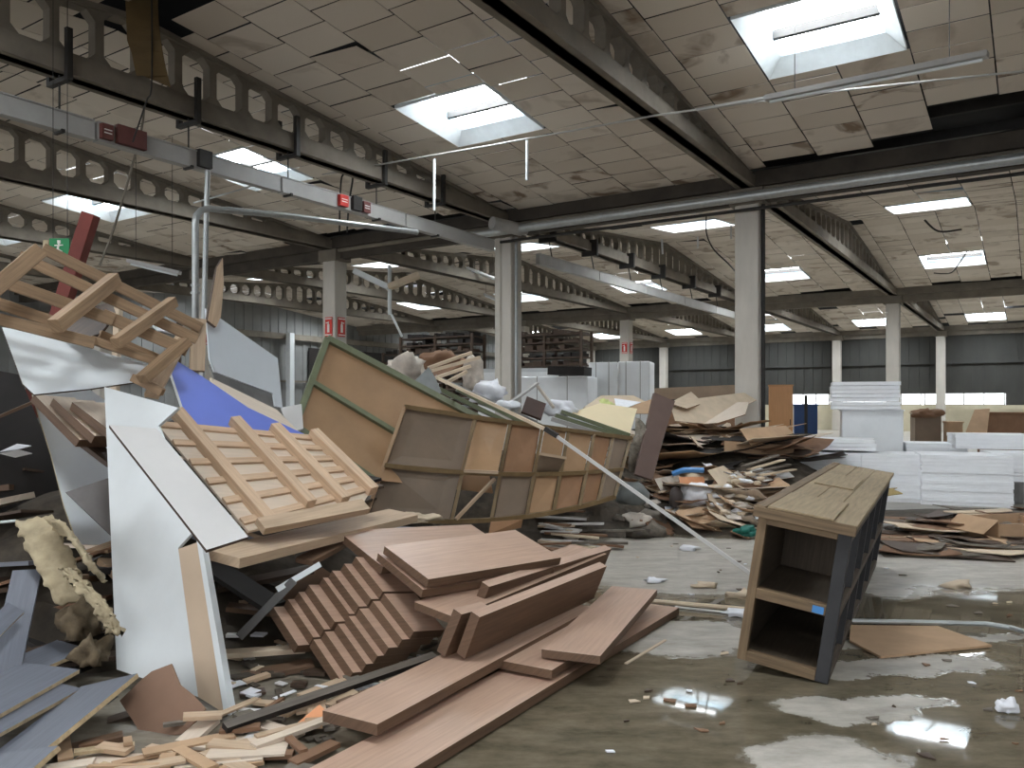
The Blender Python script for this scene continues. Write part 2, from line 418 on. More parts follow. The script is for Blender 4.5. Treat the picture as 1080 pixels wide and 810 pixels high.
ceil = struct('ceiling', mb, cm)
ca = ceil.data.color_attributes.new('tone', 'FLOAT_COLOR', 'CORNER')
buf = []
for p, t_ in zip(ceil.data.polygons, tones): buf += list(t_)*p.loop_total
ca.data.foreach_set('color', buf)
# deck with real openings over the skylights
mb = MB(); HD = .55
sb = sorted(set([smin, smax]+[r for r in (-SPAN, -SPAN/2, 0, SPAN/2, SPAN, 1.5*SPAN)]+[a[0] for a in SKYLIGHTS]+[a[1] for a in SKYLIGHTS]))
lb = sorted(set([-15.7, 26.2]+[round(a[2], 4) for a in SKYLIGHTS]+[round(a[3], 4) for a in SKYLIGHTS]))
for s0, s1 in zip(sb[:-1], sb[1:]):
    for l0, l1 in zip(lb[:-1], lb[1:]):
        if l1-l0 < .001: continue
        if in_sky((s0+s1)/2-.01, (s0+s1)/2+.01, l0, l1): continue
        mb.poly([BP(s0, l0, roofz(s0)+HD), BP(s1, l0, roofz(s1)+HD), BP(s1, l1, roofz(s1)+HD), BP(s0, l1, roofz(s0)+HD)], (0, 0, .06))
struct('trim_1', mb, deckm)
tn = 2
mb = MB()
for r in (0, 1):                                                        # purlins that show through the missing tiles
    for k in range(-6, 7):
        s = r*SPAN+k*1.1+.3; mb.beam(BP(s, -15.6, roofz(s)+.28), BP(s, 26.1, roofz(s)+.28), .08, .16)
struct('trim_2', mb, steel_dk)

def seg_label(l): return l
wn = 1
for (s0, s1, l0, l1) in SKYLIGHTS:
    mb = MB(); t_ = .05; o_ = .03
    q0 = [(s0+o_, l0+o_), (s1-o_, l0+o_), (s1-o_, l1-o_), (s0+o_, l1-o_)]
    ins = .24 if s0 < 0 else .10
    q1 = [(s0+ins, l0+ins), (s1-ins, l0+ins), (s1-ins, l1-ins), (s0+ins, l1-ins)]
    vs = [BP(a, b, roofz(a)-.02) for a, b in q0]+[BP(a, b, roofz(a)+.15) for a, b in q1]
    vo = [p+V((0, 0, .05)) for p in vs]
    for i in range(4):
        j = (i+1) % 4
        mb.add([vs[i], vs[j], vs[4+j], vs[4+i], vo[i], vo[j], vo[4+j], vo[4+i]], [(0, 1, 2, 3), (7, 6, 5, 4), (0, 4, 5, 1), (3, 2, 6, 7)])
    m3 = MB(); top = .15
    for i in range(4):
        j = (i+1) % 4; a, b = q1[i], q1[j]
        A_, B_ = BP(a[0], a[1], roofz(a[0])+top), BP(b[0], b[1], roofz(b[0])+top); up = V((0, 0, .16))
        inn = (BP((q1[0][0]+q1[2][0])/2, (q1[0][1]+q1[2][1])/2, 0)-V((A_.x+B_.x, A_.y+B_.y, 0))/2).normalized()*.02
        m3.add([A_, B_, B_+up, A_+up, A_-inn, B_-inn, B_-inn+up, A_-inn+up], [(0, 1, 2, 3), (7, 6, 5, 4), (2, 3, 7, 6)])
    root = thing('window_%d' % wn, BP((s0+s1)/2, (l0+l1)/2, roofz((s0+s1)/2)), None, None); root['kind'] = 'structure'; wn += 1
    obj('skylight_upstand', mb, wframe, root); obj('skylight_frame', m3, sframe, root)
    m2 = MB(); e_ = ins-.015
    m2.poly([BP(a, b, roofz(a)+top+.16) for a, b in [(s0+e_, l0+e_), (s1-e_, l0+e_), (s1-e_, l1-e_), (s0+e_, l1-e_)]], (0, 0, .02))
    obj('skylight_pane', m2, pane, root)

# ------------------------------------------------------------------ walls
def ribbed(s0, l0, s1, l1, z0, z1, nrm, pitch=.5, depth=.04):
    mb = MB(); a, b = BP(s0, l0), BP(s1, l1); d = b-a; n = max(1, int(d.length/pitch)); nv = V(nrm)
    mb.beam(a+V((0, 0, (z0+z1)/2))-nv*.06, b+V((0, 0, (z0+z1)/2))-nv*.06, .1, z1-z0)
    for i in range(n):
        p = a+d*((i+.5)/n)+V((0, 0, (z0+z1)/2)); dd = d.normalized()
        mb.box(p, dd*pitch*.28, nv*depth/2*1.0, V((0, 0, (z1-z0)/2)))
    return mb
RW = 2*SPAN
mb = ribbed(RW, -15.7, RW, 26.2, 2.05, 6.3, -ES); mb.beam(BP(RW-.1, -15.7, 3.7), BP(RW-.1, 26.2, 3.7), .08, .12); struct('wall_back', mb, wallm)
mb = MB(); mb.beam(BP(RW, -15.7, .72), BP(RW, 26.2, .72), .2, 1.44); struct('trim_3', mb, beige)
# window strip in the back wall, between block wall and cladding
for i, (la, lb_) in enumerate([(-2.9, .8), (1.0, 4.8), (5.0, 7.9)]):
    root = thing('window_%d' % wn, BP(RW, (la+lb_)/2, 1.44), None, None); root['kind'] = 'structure'; wn += 1
    mb = MB(); mb.beam(BP(RW, la, 1.75), BP(RW, lb_, 1.75), .04, .58); obj('window_pane', mb, lit, root)
    mb = MB()
    n = 4
    for k in range(n+1):
        l_ = la+(lb_-la)*k/n; mb.beam(BP(RW-.04, l_, 1.44), BP(RW-.04, l_, 2.06), .06, .05, up=ES)
    mb.beam(BP(RW-.04, la, 1.46), BP(RW-.04, lb_, 1.46), .06, .05); obj('window_frame', mb, trunk, root)
mb = MB(); mb.beam(BP(RW, -15.7, 1.75), BP(RW, -2.95, 1.75), .1, .62); mb.beam(BP(RW, 7.95, 1.75), BP(RW, 26.2, 1.75), .1, .62); struct('trim_4', mb, wallm)
WL = 5*BAY
mb = ribbed(-25.7, WL, RW, WL, 0, 6.3, -EL); struct('wall_left', mb, wallb)
mb = MB(); mb.beam(BP(0, WL-.2, 4.75), BP(RW, WL-.2, 4.75), .2, .28); mb.beam(BP(0, WL-.15, 2.6), BP(RW, WL-.15, 2.6), .1, .1); struct('trim_5', mb, conc)
mb = MB(); mb.poly([BP(13.5, WL-.12, 0.05), BP(22, WL-.12, .05), BP(22, WL-.12, 4.3), BP(13.5, WL-.12, 4.3)], EL*-.03); struct('dark_opening_1', mb, black)  # flat black slab painting the darkness of an opening in the wall
mb = ribbed(-25.7, -15.75, RW, -15.75, 0, 6.3, EL); struct('wall_right', mb, wallb)

# ------------------------------------------------------------------ trusses, columns, gutter beams
ordn = ['first', 'second', 'third', 'fourth', 'fifth', 'sixth', 'seventh', 'eighth', 'ninth', 'tenth']
ZB = EYE+1.075*T
gutm = mat('dark_brown_gutter', (70, 64, 57), .8, 'noise', .35, 2)  # darker tone for the near row's gutter beam
def truss(sa, c, span_name, near=False):
    mb = MB(); l = c*BAY; n = 32; ds = SPAN/n
    def pt(s, z, o): return BP(sa+s, l+o, z)
    def top(s): return EYE+1.142*T+.095*min(s, SPAN-s)+.035
    hw = .075
    hb = lambda s: ZB+.29
    for i in range(n):
        s0, s1 = i*ds, (i+1)*ds; sm_ = (s0+s1)/2
        zt = (lambda s: top(s)); h0 = hb(sm_); h1 = top(sm_)-.11
        vis = h1-h0 > .10 and 1.2 < sm_ < SPAN-1.2 and not (abs(sm_-SPAN/2) < .0)
        B_, = (ZB+.02,)
        if not vis:
            vs = [(s0, B_), (s1, B_), (s1, zt(s1)), (s0, zt(s0))]
            a = [pt(s, z, -hw) for s, z in vs]+[pt(s, z, hw) for s, z in vs]
            mb.add(a, [(0, 1, 2, 3), (7, 6, 5, 4), (0, 4, 5, 1), (2, 6, 7, 3)], ES, V((0, 0, 1))); continue
        x0, x1 = s0+.055, s1-.055; ch = min(.11, (h1-h0)*.3)
        inn = [(x0+ch, h0), (x1-ch, h0), (x1, h0+ch), (x1, h1-ch), (x1-ch, h1), (x0+ch, h1), (x0, h1-ch), (x0, h0+ch)]
        out = [(s0, B_), (s1, B_), (s1, zt(s1)), (s0, zt(s0))]
        a = []
        for o in (-hw, hw): a += [pt(s, z, o) for s, z in inn]+[pt(s, z, o) for s, z in out]
        f = [(8, 9, 1, 0), (9, 2, 1), (9, 10, 3, 2), (10, 4, 3), (10, 11, 5, 4), (11, 6, 5), (11, 8, 7, 6), (8, 0, 7)]
        fs = f+[tuple(12+t for t in q[::-1]) for q in f]+[(k, (k+1) % 8, 12+(k+1) % 8, 12+k) for k in range(8)]+[(8, 20, 21, 9), (10, 22, 23, 11)]
        mb.add(a, fs, ES, V((0, 0, 1)))
    o = thing('roof_truss', BP(sa+SPAN/2, l, ZB), 'concrete roof truss with rounded openings, '+span_name, 'roof truss', 'concrete roof trusses')
    obj('web', mb, conc, o)
    m2 = MB()
    m2.beam(pt(.2, ZB+.12, 0), pt(SPAN-.2, ZB+.12, 0), .34, .2); m2.beam(pt(.2, ZB+.25, 0), pt(SPAN-.2, ZB+.25, 0), .24, .08)
    obj('bottom_chord', m2, conc, o)
    m3 = MB()
    for a_, b_ in ((.1, SPAN/2), (SPAN/2, SPAN-.1)): m3.beam(pt(a_, top(a_)-.06, 0), pt(b_, top(b_)-.06, 0), .24, .08)
    obj('top_chord', m3, conc, o)
    return o
spans = [(-SPAN, 'near span', range(0, 5)), (0, 'middle span', range(-1, 5)), (SPAN, 'far span', range(-1, 5))]
for sa, nm, rg_ in spans:
    for c in rg_:
        truss(sa, c, '%s, %s from the left wall' % (nm, ordn[4-c]))
truss(-SPAN, -1, 'near span, sixth from the left wall')
for r, nm in ((0, 'near row'), (1, 'middle row'), (2, 'back row'), (-1, 'row behind the heap')):
    for c in range(-2, 5):
        if r == -1 : continue
        s = r*SPAN - (.35 if r == 2 else 0); l = c*BAY
        o = thing('concrete_column', BP(s, l, 0), 'pale painted concrete column in the %s, %s from the left wall' % (nm, ordn[4-c]), 'column', 'concrete columns')
        mb = MB(); hw = .215; g = .04
        prof = [(-hw, -hw), (hw, -hw), (hw, -.06), (hw-g, -.04), (hw-g, .04), (hw, .06), (hw, hw), (.06, hw), (.04, hw-g), (-.04, hw-g), (-.06, hw), (-hw, hw)] if False else \
            [(-hw+.02, -hw), (-.07, -hw), (-.05, -hw+g), (.05, -hw+g), (.07, -hw), (hw-.02, -hw), (hw, -hw+.02), (hw, hw-.02), (hw-.02, hw), (-hw+.02, hw), (-hw, hw-.02), (-hw, -hw+.02)]
        if not (r == 0 and c == 1): prof = [(-hw+.02, -hw), (hw-.02, -hw), (hw, -hw+.02), (hw, hw-.02), (hw-.02, hw), (-hw+.02, hw), (-hw, hw-.02), (-hw, -hw+.02)]
        if c == 1 and r == 0: pass
        # profile axes: x along EL, y along ES (face -y looks down the hall)
        mb.poly([BP(s+y, l+x, 0) for x, y in prof], (0, 0, COLTOP)); obj('shaft', mb, colm, o)
        mb = MB(); mb.box(BP(s, l, COLTOP+.13), EL*.3, ES*.27, V((0, 0, .14))); obj('bearing_head', mb, conc, o)
        if (r == 0 and c == 0) or (r == 0 and c == 1):
            mb = MB()
            pl_ = -hw-.045
            mb.cyl(BP(s-.08, l+pl_, .3), BP(s-.08, l+pl_, COLTOP), .035, 10); obj('drain_pipe', mb, galv if c else steel_dk, o)
        if (r, c) in ((0, 2), (1, 2), (0,3)):
            for sx in (0, 1):
                mb = MB()
                zc = 3.45 if r == 0 else 3.9
                if sx == 0: ctr = BP(s-hw-.02, l-.03, zc); ax, nr = EL, -ES
                else: ctr = BP(s+.0, l-hw-.02, zc); ax, nr = ES, -EL
                mb.box(ctr, ax*.12, nr*.008, V((0, 0, .24))); sg = obj('fire_point_sign', mb, signr, o); sg['label'] = 'red and white fire extinguisher sign'
                mb = MB(); k = ctr+nr*.012
                mb.box(k+V((0, 0, -.04)), ax*.035, nr*.006, V((0, 0, .10))); mb.box(k+V((0, 0, .09)), ax*.015, nr*.006, V((0, 0, .04)))
                mb.box(k+ax*.04+V((0, 0, .1)), ax*.04, nr*.006, V((0, 0, .012))); mb.box(k+V((0, 0, -.2)), ax*.11, nr*.006, V((0, 0, .012))); mb.box(k+V((0, 0, .2)), ax*.11, nr*.006, V((0, 0, .012)))
                obj('sign_symbol', mb, signw, sg)
    mb = MB()
    if r >= 0:
        s = r*SPAN; 
        for a_, b_ in ((-15.7, 26.1),):
            mb.beam(BP(s, a_, COLTOP+.42), BP(s, b_, COLTOP+.42), .52, .26); mb.beam(BP(s, a_, COLTOP+.2), BP(s, b_, COLTOP+.2), .2, .3)
        g_ = obj('gutter_beam', mb, gutm if r == 0 else conc); tag(g_, 'long grey concrete gutter beam over the %s of columns' % nm, 'beam', 'gutter beams')

# ------------------------------------------------------------------ services under the roof
zp = EYE+3.63
mb = MB(); mb.cyl(BP(-.42, -12, zp), BP(-.42, 1.18*BAY, zp+.0), .085, 16); tag(obj('air_pipe', mb, galv, smooth=False), 'thick shiny galvanised pipe crossing in front of the tallest near column', 'pipe')
mb = MB(); mb.cyl(BP(-.30, -12, zp-.2), BP(-.30, 1.0*BAY, zp-.2), .03, 10); tag(obj('air_pipe', mb, steel_dk), 'thin dark pipe running just under the thick galvanised pipe', 'pipe')
mb = MB(); mb.cyl(BP(-.16, -12, zp+.16), BP(-.16, 2*BAY, zp+.16), .05, 10); tag(obj('air_pipe', mb, conc), 'dull grey pipe above and behind the thick galvanised pipe', 'pipe')
mb = MB(); mb.cyl(BP(-1.0, .95*BAY, zp+.05), BP(-.3, .9*BAY, zp+.0), .13, 16); mb.cyl(BP(-.3, .9*BAY, zp), BP(-.15, .9*BAY, zp), .09, 12); tag(obj('duct_stub', mb, trunk), 'stubby pale duct end hanging beside the truss at the grooved column', 'duct')
mb = MB(); mb.tube([W(340, 184, 14.4), W(520, 153, 12.3), W(690, 122, 10.7), W(880, 96, 10.0), W(1090, 74, 9.3)], .013, 6); tag(obj('hanging_cable', mb, trunk), 'thin pale cable strung across below the square skylights', 'cable')
tapm = mat('maroon_tap_off_box', (104, 60, 56), .5)
# bus trunking under the second truss
def tray(s0, s1, l, z, lab):
    o = thing('cable_trunking', BP((s0+s1)/2, l, z), lab, 'cable trunking')
    n = max(1, round((s1-s0)/3.0)); 
    for i in range(n):
        a, b = s0+(s1-s0)*i/n, s0+(s1-s0)*(i+1)/n
        mb = MB(); mb.beam(BP(a+.02, l, z), BP(b-.02, l, z), .10, .20); mb.beam(BP(a+.02, l, z-.115), BP(b-.02, l, z-.115), .13, .02); mb.beam(BP(a+.02, l, z+.11), BP(b-.02, l, z+.11), .13, .015)
        obj('trunking_length', mb, trunk, o)
    return o
ltr = BAY-.02
tr = tray(-12.0, -.6, ltr, EYE+3.3, 'grey box cable trunking hung below the near truss with red labels')
for k, s in enumerate((-9.56, -7.85, -6.13, -4.17, -2.55)):
    mb = MB(); mb.cyl(BP(s, ltr-.0, EYE+3.35), BP(s, ltr, ZB+.1), .012, 6)
    mb.box(BP(s, ltr-.2, ZB+.22), ES*.035, EL*.03, V((0, 0, .3))); mb.box(BP(s, ltr+.2, ZB+.22), ES*.035, EL*.03, V((0, 0, .3))); mb.box(BP(s, ltr, ZB-.06), ES*.035, EL*.22, V((0, 0, .025)))
    mb.box(BP(s, ltr, EYE+3.17), ES*.02, EL*.09, V((0, 0, .02))); obj('hanger', mb, steel_dk, tr)
for s, ln, m, nm_ in ((-9.04, .07, tapm, 'label_plate'), (-8.72, .19, tapm, 'tap_off_box'), (-7.66, .1, steel_dk, 'tap_off_box'), (-5.05, .09, signr, 'label_plate'), (-4.74, .1, steel_dk, 'tap_off_box'), (-4.52, .08, tapm, 'label_plate')):
    mb = MB(); mb.box(BP(s, ltr-.07, EYE+3.3+(.02 if nm_ == 'tap_off_box' else 0)), ES*ln, EL*.05, V((0, 0, .09 if nm_ == 'label_plate' else .115))); p_ = obj(nm_, mb, m, tr)
    if nm_ == 'label_plate':
        p_['label'] = 'small red label with white line'
        mb = MB()
        for zz in (.02, -.02): mb.box(BP(s, ltr-.122, EYE+3.3+zz), ES*ln*.7, EL*.003, V((0, 0, .006)))
        obj('label_line', mb, signw, p_)
tr2 = tray(.8, 15.5, BAY-.25, EYE+3.22, 'grey box cable trunking running on past the grooved column into the middle span')
for s in (1.5, 3.6, 5.8, 8, 10.5, 13):
    mb = MB(); mb.cyl(BP(s, BAY-.25, EYE+3.2), BP(s, BAY-.1, ZB+.1), .015, 6); mb.box(BP(s, BAY-.1, ZB+.1), ES*.04, EL*.22, V((0, 0, .2))); obj('hanger', mb, steel_dk, tr2)
# pale fluorescent fittings
def batten(a, b, lab, wd=.12, m=trunk, grp=None):
    o = thing('fluorescent_fitting', (a+b)/2, lab, 'light fitting', grp)
    mb = MB(); mb.beam(a, b, wd, .06); obj('housing', mb, m, o)
    mb = MB(); d = (b-a).normalized()
    mb.cyl(a+d*.05-V((0, 0, .05)), b-d*.05-V((0, 0, .05)), .018, 8); obj('lamp_tube', mb, whiteb, o)
    for t_ in (.15, .85):
        q = a.lerp(b, t_); mb = MB(); mb.cyl(q, V((q.x, q.y, roofz((q-P0).dot(ES))+.01)), .005, 6); obj('suspension_wire', mb, steel_dk, o)
    return o
batten(W(808, 104, 9.9), W(1042, 57, 8.3), 'long pale fluorescent fitting dangling below the largest skylight')
mb = MB(); mb.beam(W(735, 116, 10.4), W(815, 102, 9.9), .05, .03); tag(obj('fitting_rail', mb, trunk), 'thin rail leading to the long fluorescent fitting under the largest skylight', 'rail')
for (u0, v0, d0, u1, v1, d1, lab) in [(458, 168, 13.5, 458, 222, 13.5, 'short pale rod hanging left of the middle skylight'), (556, 148, 12.5, 556, 190, 12.5, 'short pale rod hanging right of the middle skylight'),
                                      (698, 252, 19, 699, 268, 19, 'pale stub rod under the far slotted skylight, leftmost'), (736, 250, 18.6, 736, 262, 18.6, 'pale stub rod under the far slotted skylight, middle one'), (771, 238, 18.2, 771, 252, 18.2, 'pale stub rod under the far slotted skylight, rightmost')]:
    mb = MB(); mb.cyl(W(u0, v0, d0), W(u1, v1, d1), .022, 8); tag(obj('hanging_rod', mb, whiteb), lab, 'rod')
# swagged cables, drops
def cable(pts, r, m, lab, nm='hanging_cable', cat='cable', up=False):
    P = [W(*p) for p in pts]
    if up: P = [V((P[0].x, P[0].y, roofz((P[0]-P0).dot(ES))))]+P
    Q = []
    for i in range(len(P)-1):
        p0 = P[max(i-1, 0)]; p1 = P[i]; p2 = P[i+1]; p3 = P[min(i+2, len(P)-1)]
        for k in range(6):
            t = k/6; Q.append(.5*((2*p1)+(p2-p0)*t+(2*p0-5*p1+4*p2-p3)*t*t+(3*p1-p0-3*p2+p3)*t**3))
    Q.append(P[-1]); mb = MB(); mb.tube(Q, r, 6); return tag(obj(nm, mb, m), lab, cat)
cable([(152, 112, 11), (146, 150, 11), (122, 235, 11), (105, 280, 11)], .016, conc, 'dark rope hanging down past the trunking at the upper left', up=True)
cable([(358, 245, 15), (359, 200, 15), (362, 184, 15), (372, 184, 15), (368, 215, 15), (366, 245, 15)], .018, steel_dk, 'dark looped conduit over the trunking beside the signed column')
cable([(745, 245, 19), (752, 262, 19), (768, 278, 18.5), (777, 288, 18)], .016, steel_dk, 'dark cable drooping onto the tallest near column', up=True)
cable([(975, 232, 17), (990, 244, 17), (1014, 242, 17)], .02, steel_dk, 'short dark cable dangling under the right-hand far skylight')
cable([(1020, 265, 17.5), (1010, 280, 17.5), (1002, 288, 17.5), (985, 288, 17.5)], .014, steel_dk, 'thin dark cable end hanging low on the right of the ceiling')
cable([(204, 214, 11.2), (260, 198, 12), (292, 186, 12.6)], .012, whiteb, 'thin white wire sagging from the trunking to a skylight edge')
cable([(160, 88, 9.6), (154, 108, 9.6), (140, 150, 9.6)], .01, steel_dk, 'thin dark wire hanging from the brown flap', up=True)
# vertical conduit pair with elbow at left
o = thing('bent_pipe', W(208, 335, 9.6), 'grey galvanised pipe rising from the heap and elbowing right under the trunking', 'pipe')
P = [W(206, 505, 9.6), W(206, 236, 9.6), W(207, 228, 9.62), W(212, 222, 9.7), W(220, 220, 9.8), W(300, 227, 10.7), W(385, 238, 11.8), W(440, 245, 12.5)]
mb = MB(); mb.tube(P, .04, 12); obj('pipe_run', mb, galv, o, smooth=True)
for vv in (300, 308):
    mb = MB(); mb.cyl(W(206, vv, 9.6), W(206, vv+2, 9.6), .055, 12); obj('collar', mb, galv, o)
mb = MB(); mb.cyl(W(211, 490, 10.2), W(219, 180, 10.2), .033, 10); tag(obj('conduit_pole', mb, galv), 'thin straight galvanised pole rising beside the elbowed pipe', 'pole')
# red leaning steel post
o = bar('steel_post', W(20, 468, 6.2), W(96, 226, 6.2), .10, .10, red, 'dark red leaning steel post sticking up behind the timber frame', 'post')
mb = MB(); mb.box(BP(12.0, WL-.5, 2.45), EL*.14, ES*.14, V((0, 0, 2.45))); tag(obj('white_post', mb, whiteb), 'white square post against the blue grey side wall', 'post')
# exit sign and its second copy
def exit_sign(c, s, lab, grp=None):
    o = thing('exit_sign', c, lab, 'sign', grp)
    mb = MB(); mb.box(c, V((.11*s, 0, 0)), V((0, .012, 0)), V((0, 0, .11*s))); obj('sign_plate', mb, signg, o)
    mb = MB(); f = c+V((0, -.016, 0))
    mb.box(f+V((.0, 0, .07*s)), V((.018*s, 0, 0)), V((0, .003, 0)), V((0, 0, .018*s)))
    mb.beam(f+V((0, 0, .05*s)), f+V((-.015*s, 0, -.01*s)), .02*s, .006, up=(0, 1, 0))
    mb.beam(f+V((-.015*s, 0, -.01*s)), f+V((.035*s, 0, -.04*s)), .016*s, .006, up=(0, 1, 0)); mb.beam(f+V((-.015*s, 0, -.01*s)), f+V((-.045*s, 0, -.05*s)), .016*s, .006, up=(0, 1, 0))
    mb.beam(f+V((-.05*s, 0, .03*s)), f+V((.045*s, 0, .035*s)), .012*s, .006, up=(0, 1, 0)); mb.box(f+V((0, 0, -.075*s)), V((.09*s, 0, 0)), V((0, .003, 0)), V((0, 0, .006*s)))
    obj('sign_symbol', mb, signw, o)
    mb = MB(); mb.box(c+V((-.15*s, .0, 0)), V((.03*s, 0, 0)), V((0, .012, 0)), V((0, 0, .09*s))); obj('sign_border', mb, cream, o)
    for q_ in (-.08, .08):
        mb = MB(); zt_ = roofz((c-P0).dot(ES))-c.z; mb.cyl(c+V((q_*s, .01, .1*s)), c+V((q_*s, .01, zt_)), .004, 6); obj('hanger', mb, steel_dk, o)
exit_sign(W(63, 262, 9.0), 1.0, 'green and white emergency exit sign hanging behind the red post')
exit_sign(W(545, 344, 27.0), 1.2, 'small green and white exit sign in the distance beside the grooved column')
# brown flap torn through the second truss
mb = MB(); pts = []
n = 8; A_ = []; 
for i in range(n+1):
    t = i/n; v = -6+98*t; ul = 132+4*t+ (12*t*t if t > .6 else 0)*.9; ur = 166+14*t*t
    A_.append((ul, ur, v, 9.75-.25*math.sin(t*3.1)))
vs = []
for ul, ur, v, d in A_: vs += [W(ul, v if v < 88 else 78, d), W(ur, v, d+.15)]
vs += [p+V((0, .012, 0)) for p in vs]
m_ = 2*(n+1)
for i in range(n):
    a = 2*i; fs = [(a, a+1, a+3, a+2), (m_+a, m_+a+2, m_+a+3, m_+a+1), (a, a+2, m_+a+2, m_+a), (a+1, m_+a+1, m_+a+3, a+3)]
    mb.add(vs, fs) if i == 0 else None
    if i: o_ = 0; mb.f += [list(f) for f in fs]; mb.mi += [0]*4; mb.uv += [[(0, 0)]*4]*4
flapm = mat('brown_hanging_membrane', (98, 80, 50), .7, 'noise', .3, 3)
tag(obj('torn_membrane', mb, flapm), 'brown torn membrane hanging down through the nearest visible truss', 'membrane')
# drooping broken fitting in the middle distance
o = thing('broken_fitting', W(410, 300, 20), 'broken white lamp housing drooping like a gull beside the signed column', 'light fitting')
mb = MB(); mb.beam(W(374, 286, 20), W(410, 303, 20), .34, .13); obj('housing', mb, whiteb, o)
mb = MB(); mb.beam(W(410, 303, 20), W(442, 290, 20), .34, .13); obj('housing', mb, cardp, o)
mb = MB(); mb.cyl(W(411, 280, 20), W(411, 332, 20), .05, 8); obj('drop_rod', mb, whiteb, o)
mb = MB(); mb.beam(W(413, 332, 20), W(424, 355, 20), .10, .05); tag(obj('lamp_tube', mb, whiteb), 'loose pale tube dangling under the gull-shaped broken fitting', 'lamp tube')
for (a, b, lab) in [((492, 282, 25), (524, 294, 25), 'thin bright far light strip left of the grooved column, upper'), ((510, 310, 27), (526, 317, 27), 'thin bright far light strip left of the grooved column, lower'), ((135, 275, 14), (190, 288, 14), 'pale twin-tube fitting hanging behind the timber frame')]:
    batten(W(*a), W(*b), lab)

CN = {}
def tint(m): return {'dark_brown_board': 'dark brown', 'black_board_and_shade': 'black', 'shade_dark_walnut': 'reddish brown', 'walnut_laminate': 'walnut brown', 'dark_cardboard': 'dull brown', 'pale_plywood': 'pale beige', 'aged_timber': 'aged yellow brown', 'slate_grey_laminate': 'slate grey',
    'cardboard': 'mid brown', 'pale_cardboard': 'pale buff', 'pale_lumber': 'oak coloured', 'pine_batten': 'pine coloured', 'raw_chipboard_edge': 'speckled tan', 'grey_rubble': 'grey', 'light_grey_melamine': 'light grey', 'white_plastic_film': 'white', 'dark_rubble': 'dark'}.get(m.name, 'brown')
def size_word(a): return 'narrow' if a < .12 else ('slim' if a < .2 else ('wide' if a < .45 else 'broad'))
def zone_word(u, v): return ('far left', 'left', 'centre left', 'centre', 'centre right', 'right', 'far right')[max(0, min(6, int(u/155)))]+(' upper' if v < 450 else ' middle' if v < 520 else ' lower' if v < 590 else ' front' if v < 700 else ' bottom')
def pxof(p): return 540+F*p[0]/p[1], HOR-F*(p[2]-EYE)/p[1]

# ------------------------------------------------------------------ heaps (the loose rubble the boards lie on)
MOUNDS = [(-3.5, 7.3, 2.7, 2.9, 1.15), (-2.7, 9.0, 2.0, 1.5, .8), (-2.6, 5.9, 1.6, 1.2, .45), (-.1, 9.9, 2.0, .8, .25), (-.8, 10.8, 3.0, 1.6, .95), (3.3, 13.8, 2.1, 3.0, 1.05), (2.8, 11.0, 2.0, 1.6, .35), (6.6, 11.0, 2.2, .8, .08), (1.4, 12.6, 1.8, 1.6, .6), (-6.2, 9, 3, 5, 1.2)]
def HZ(x, y):
    h = 0
    for cx, cy, rx, ry, a in MOUNDS:
        r = ((x-cx)/rx)**2+((y-cy)/ry)**2
        if r < 1: h = max(h, a*(1-r)**.8)
    if h > 0: h += min(1, h*5)*(.07*noise.noise(V((x*2.3, y*2.3, 0)))+.04*noise.noise(V((x*7, y*7, 3))))
    return max(h, 0)
def heap(x0, x1, y0, y1, m, lab, st=.11):
    nx, ny = int((x1-x0)/st), int((y1-y0)/st); mb = MB(); idx = {}
    for j in range(ny+1):
        for i in range(nx+1):
            x, y = x0+i*st, y0+j*st; z = HZ(x, y); idx[i, j] = (len(mb.v), z); mb.v.append(V((x, y, z-.01)))
    for j in range(ny):
        for i in range(nx):
            q = [idx[i, j], idx[i+1, j], idx[i+1, j+1], idx[i, j+1]]
            if max(t[1] for t in q) > 0.001: mb.f.append([t[0] for t in q]); mb.mi.append(0); mb.uv.append([(0, 0)]*4)
    used = sorted({i for f in mb.f for i in f}); mp = {a: b for b, a in enumerate(used)}
    mb.v = [mb.v[i] for i in used]; mb.f = [[mp[i] for i in f] for f in mb.f]
    return tag(obj('rubble_heap', mb, m), lab, 'rubble', kind='stuff')
heap(-9.3, 2.1, 4.5, 14.2, rubd, 'dark loose rubble heap under the fallen boards on the left')
heap(.2, 9, 9.3, 17.2, rubd, 'grey brown rubble heap under the flattened cardboard in the middle')

def on_heap(name, x, y, lx, ly, th, yaw, tilt, m, lab, cat, grp, lift=.0, pr=None):
    z = HZ(x, y)+th/2+.012+lift
    M3 = Matrix.Rotation(yaw, 3, 'Z') @ Matrix.Rotation(tilt, 3, 'Y') @ Matrix.Rotation(pr or 0, 3, 'X')
    mb = MB(); c = V((x, y, z+abs(math.sin(tilt))*lx*.25))
    mb.box(c, M3 @ V((lx/2, 0, 0)), M3 @ V((0, ly/2, 0)), M3 @ V((0, 0, th/2)))
    return tag(obj(name, mb, m), lab, cat, grp)
RH = random.Random(21)
k = 0
while k < 120:                                                          # broken boards all over the left heap
    x = RH.uniform(-5.6, -.3); y = RH.uniform(4.7, 9.6)
    if HZ(x, y) < .08: continue
    u = 540+F*x/y
    if u < -60 or u > 400: continue
    m = RH.choice([dark, dark, dark, black, walnut_edge, cardd, walnut, ply, pinedark, slate])
    on_heap('board_scrap', x, y, RH.uniform(.35, 1.2), (wd_ := RH.uniform(.08, .34)), RH.choice([.018, .025, .04]), RH.uniform(0, 3.14), RH.uniform(-.35, .35), m,
            '%s %s broken board in the left heap, %s' % (size_word(wd_), tint(m), zone_word(*pxof((x, y, HZ(x, y))))), 'board', 'broken boards in the left heap', pr=RH.uniform(-.3, .3)); k += 1

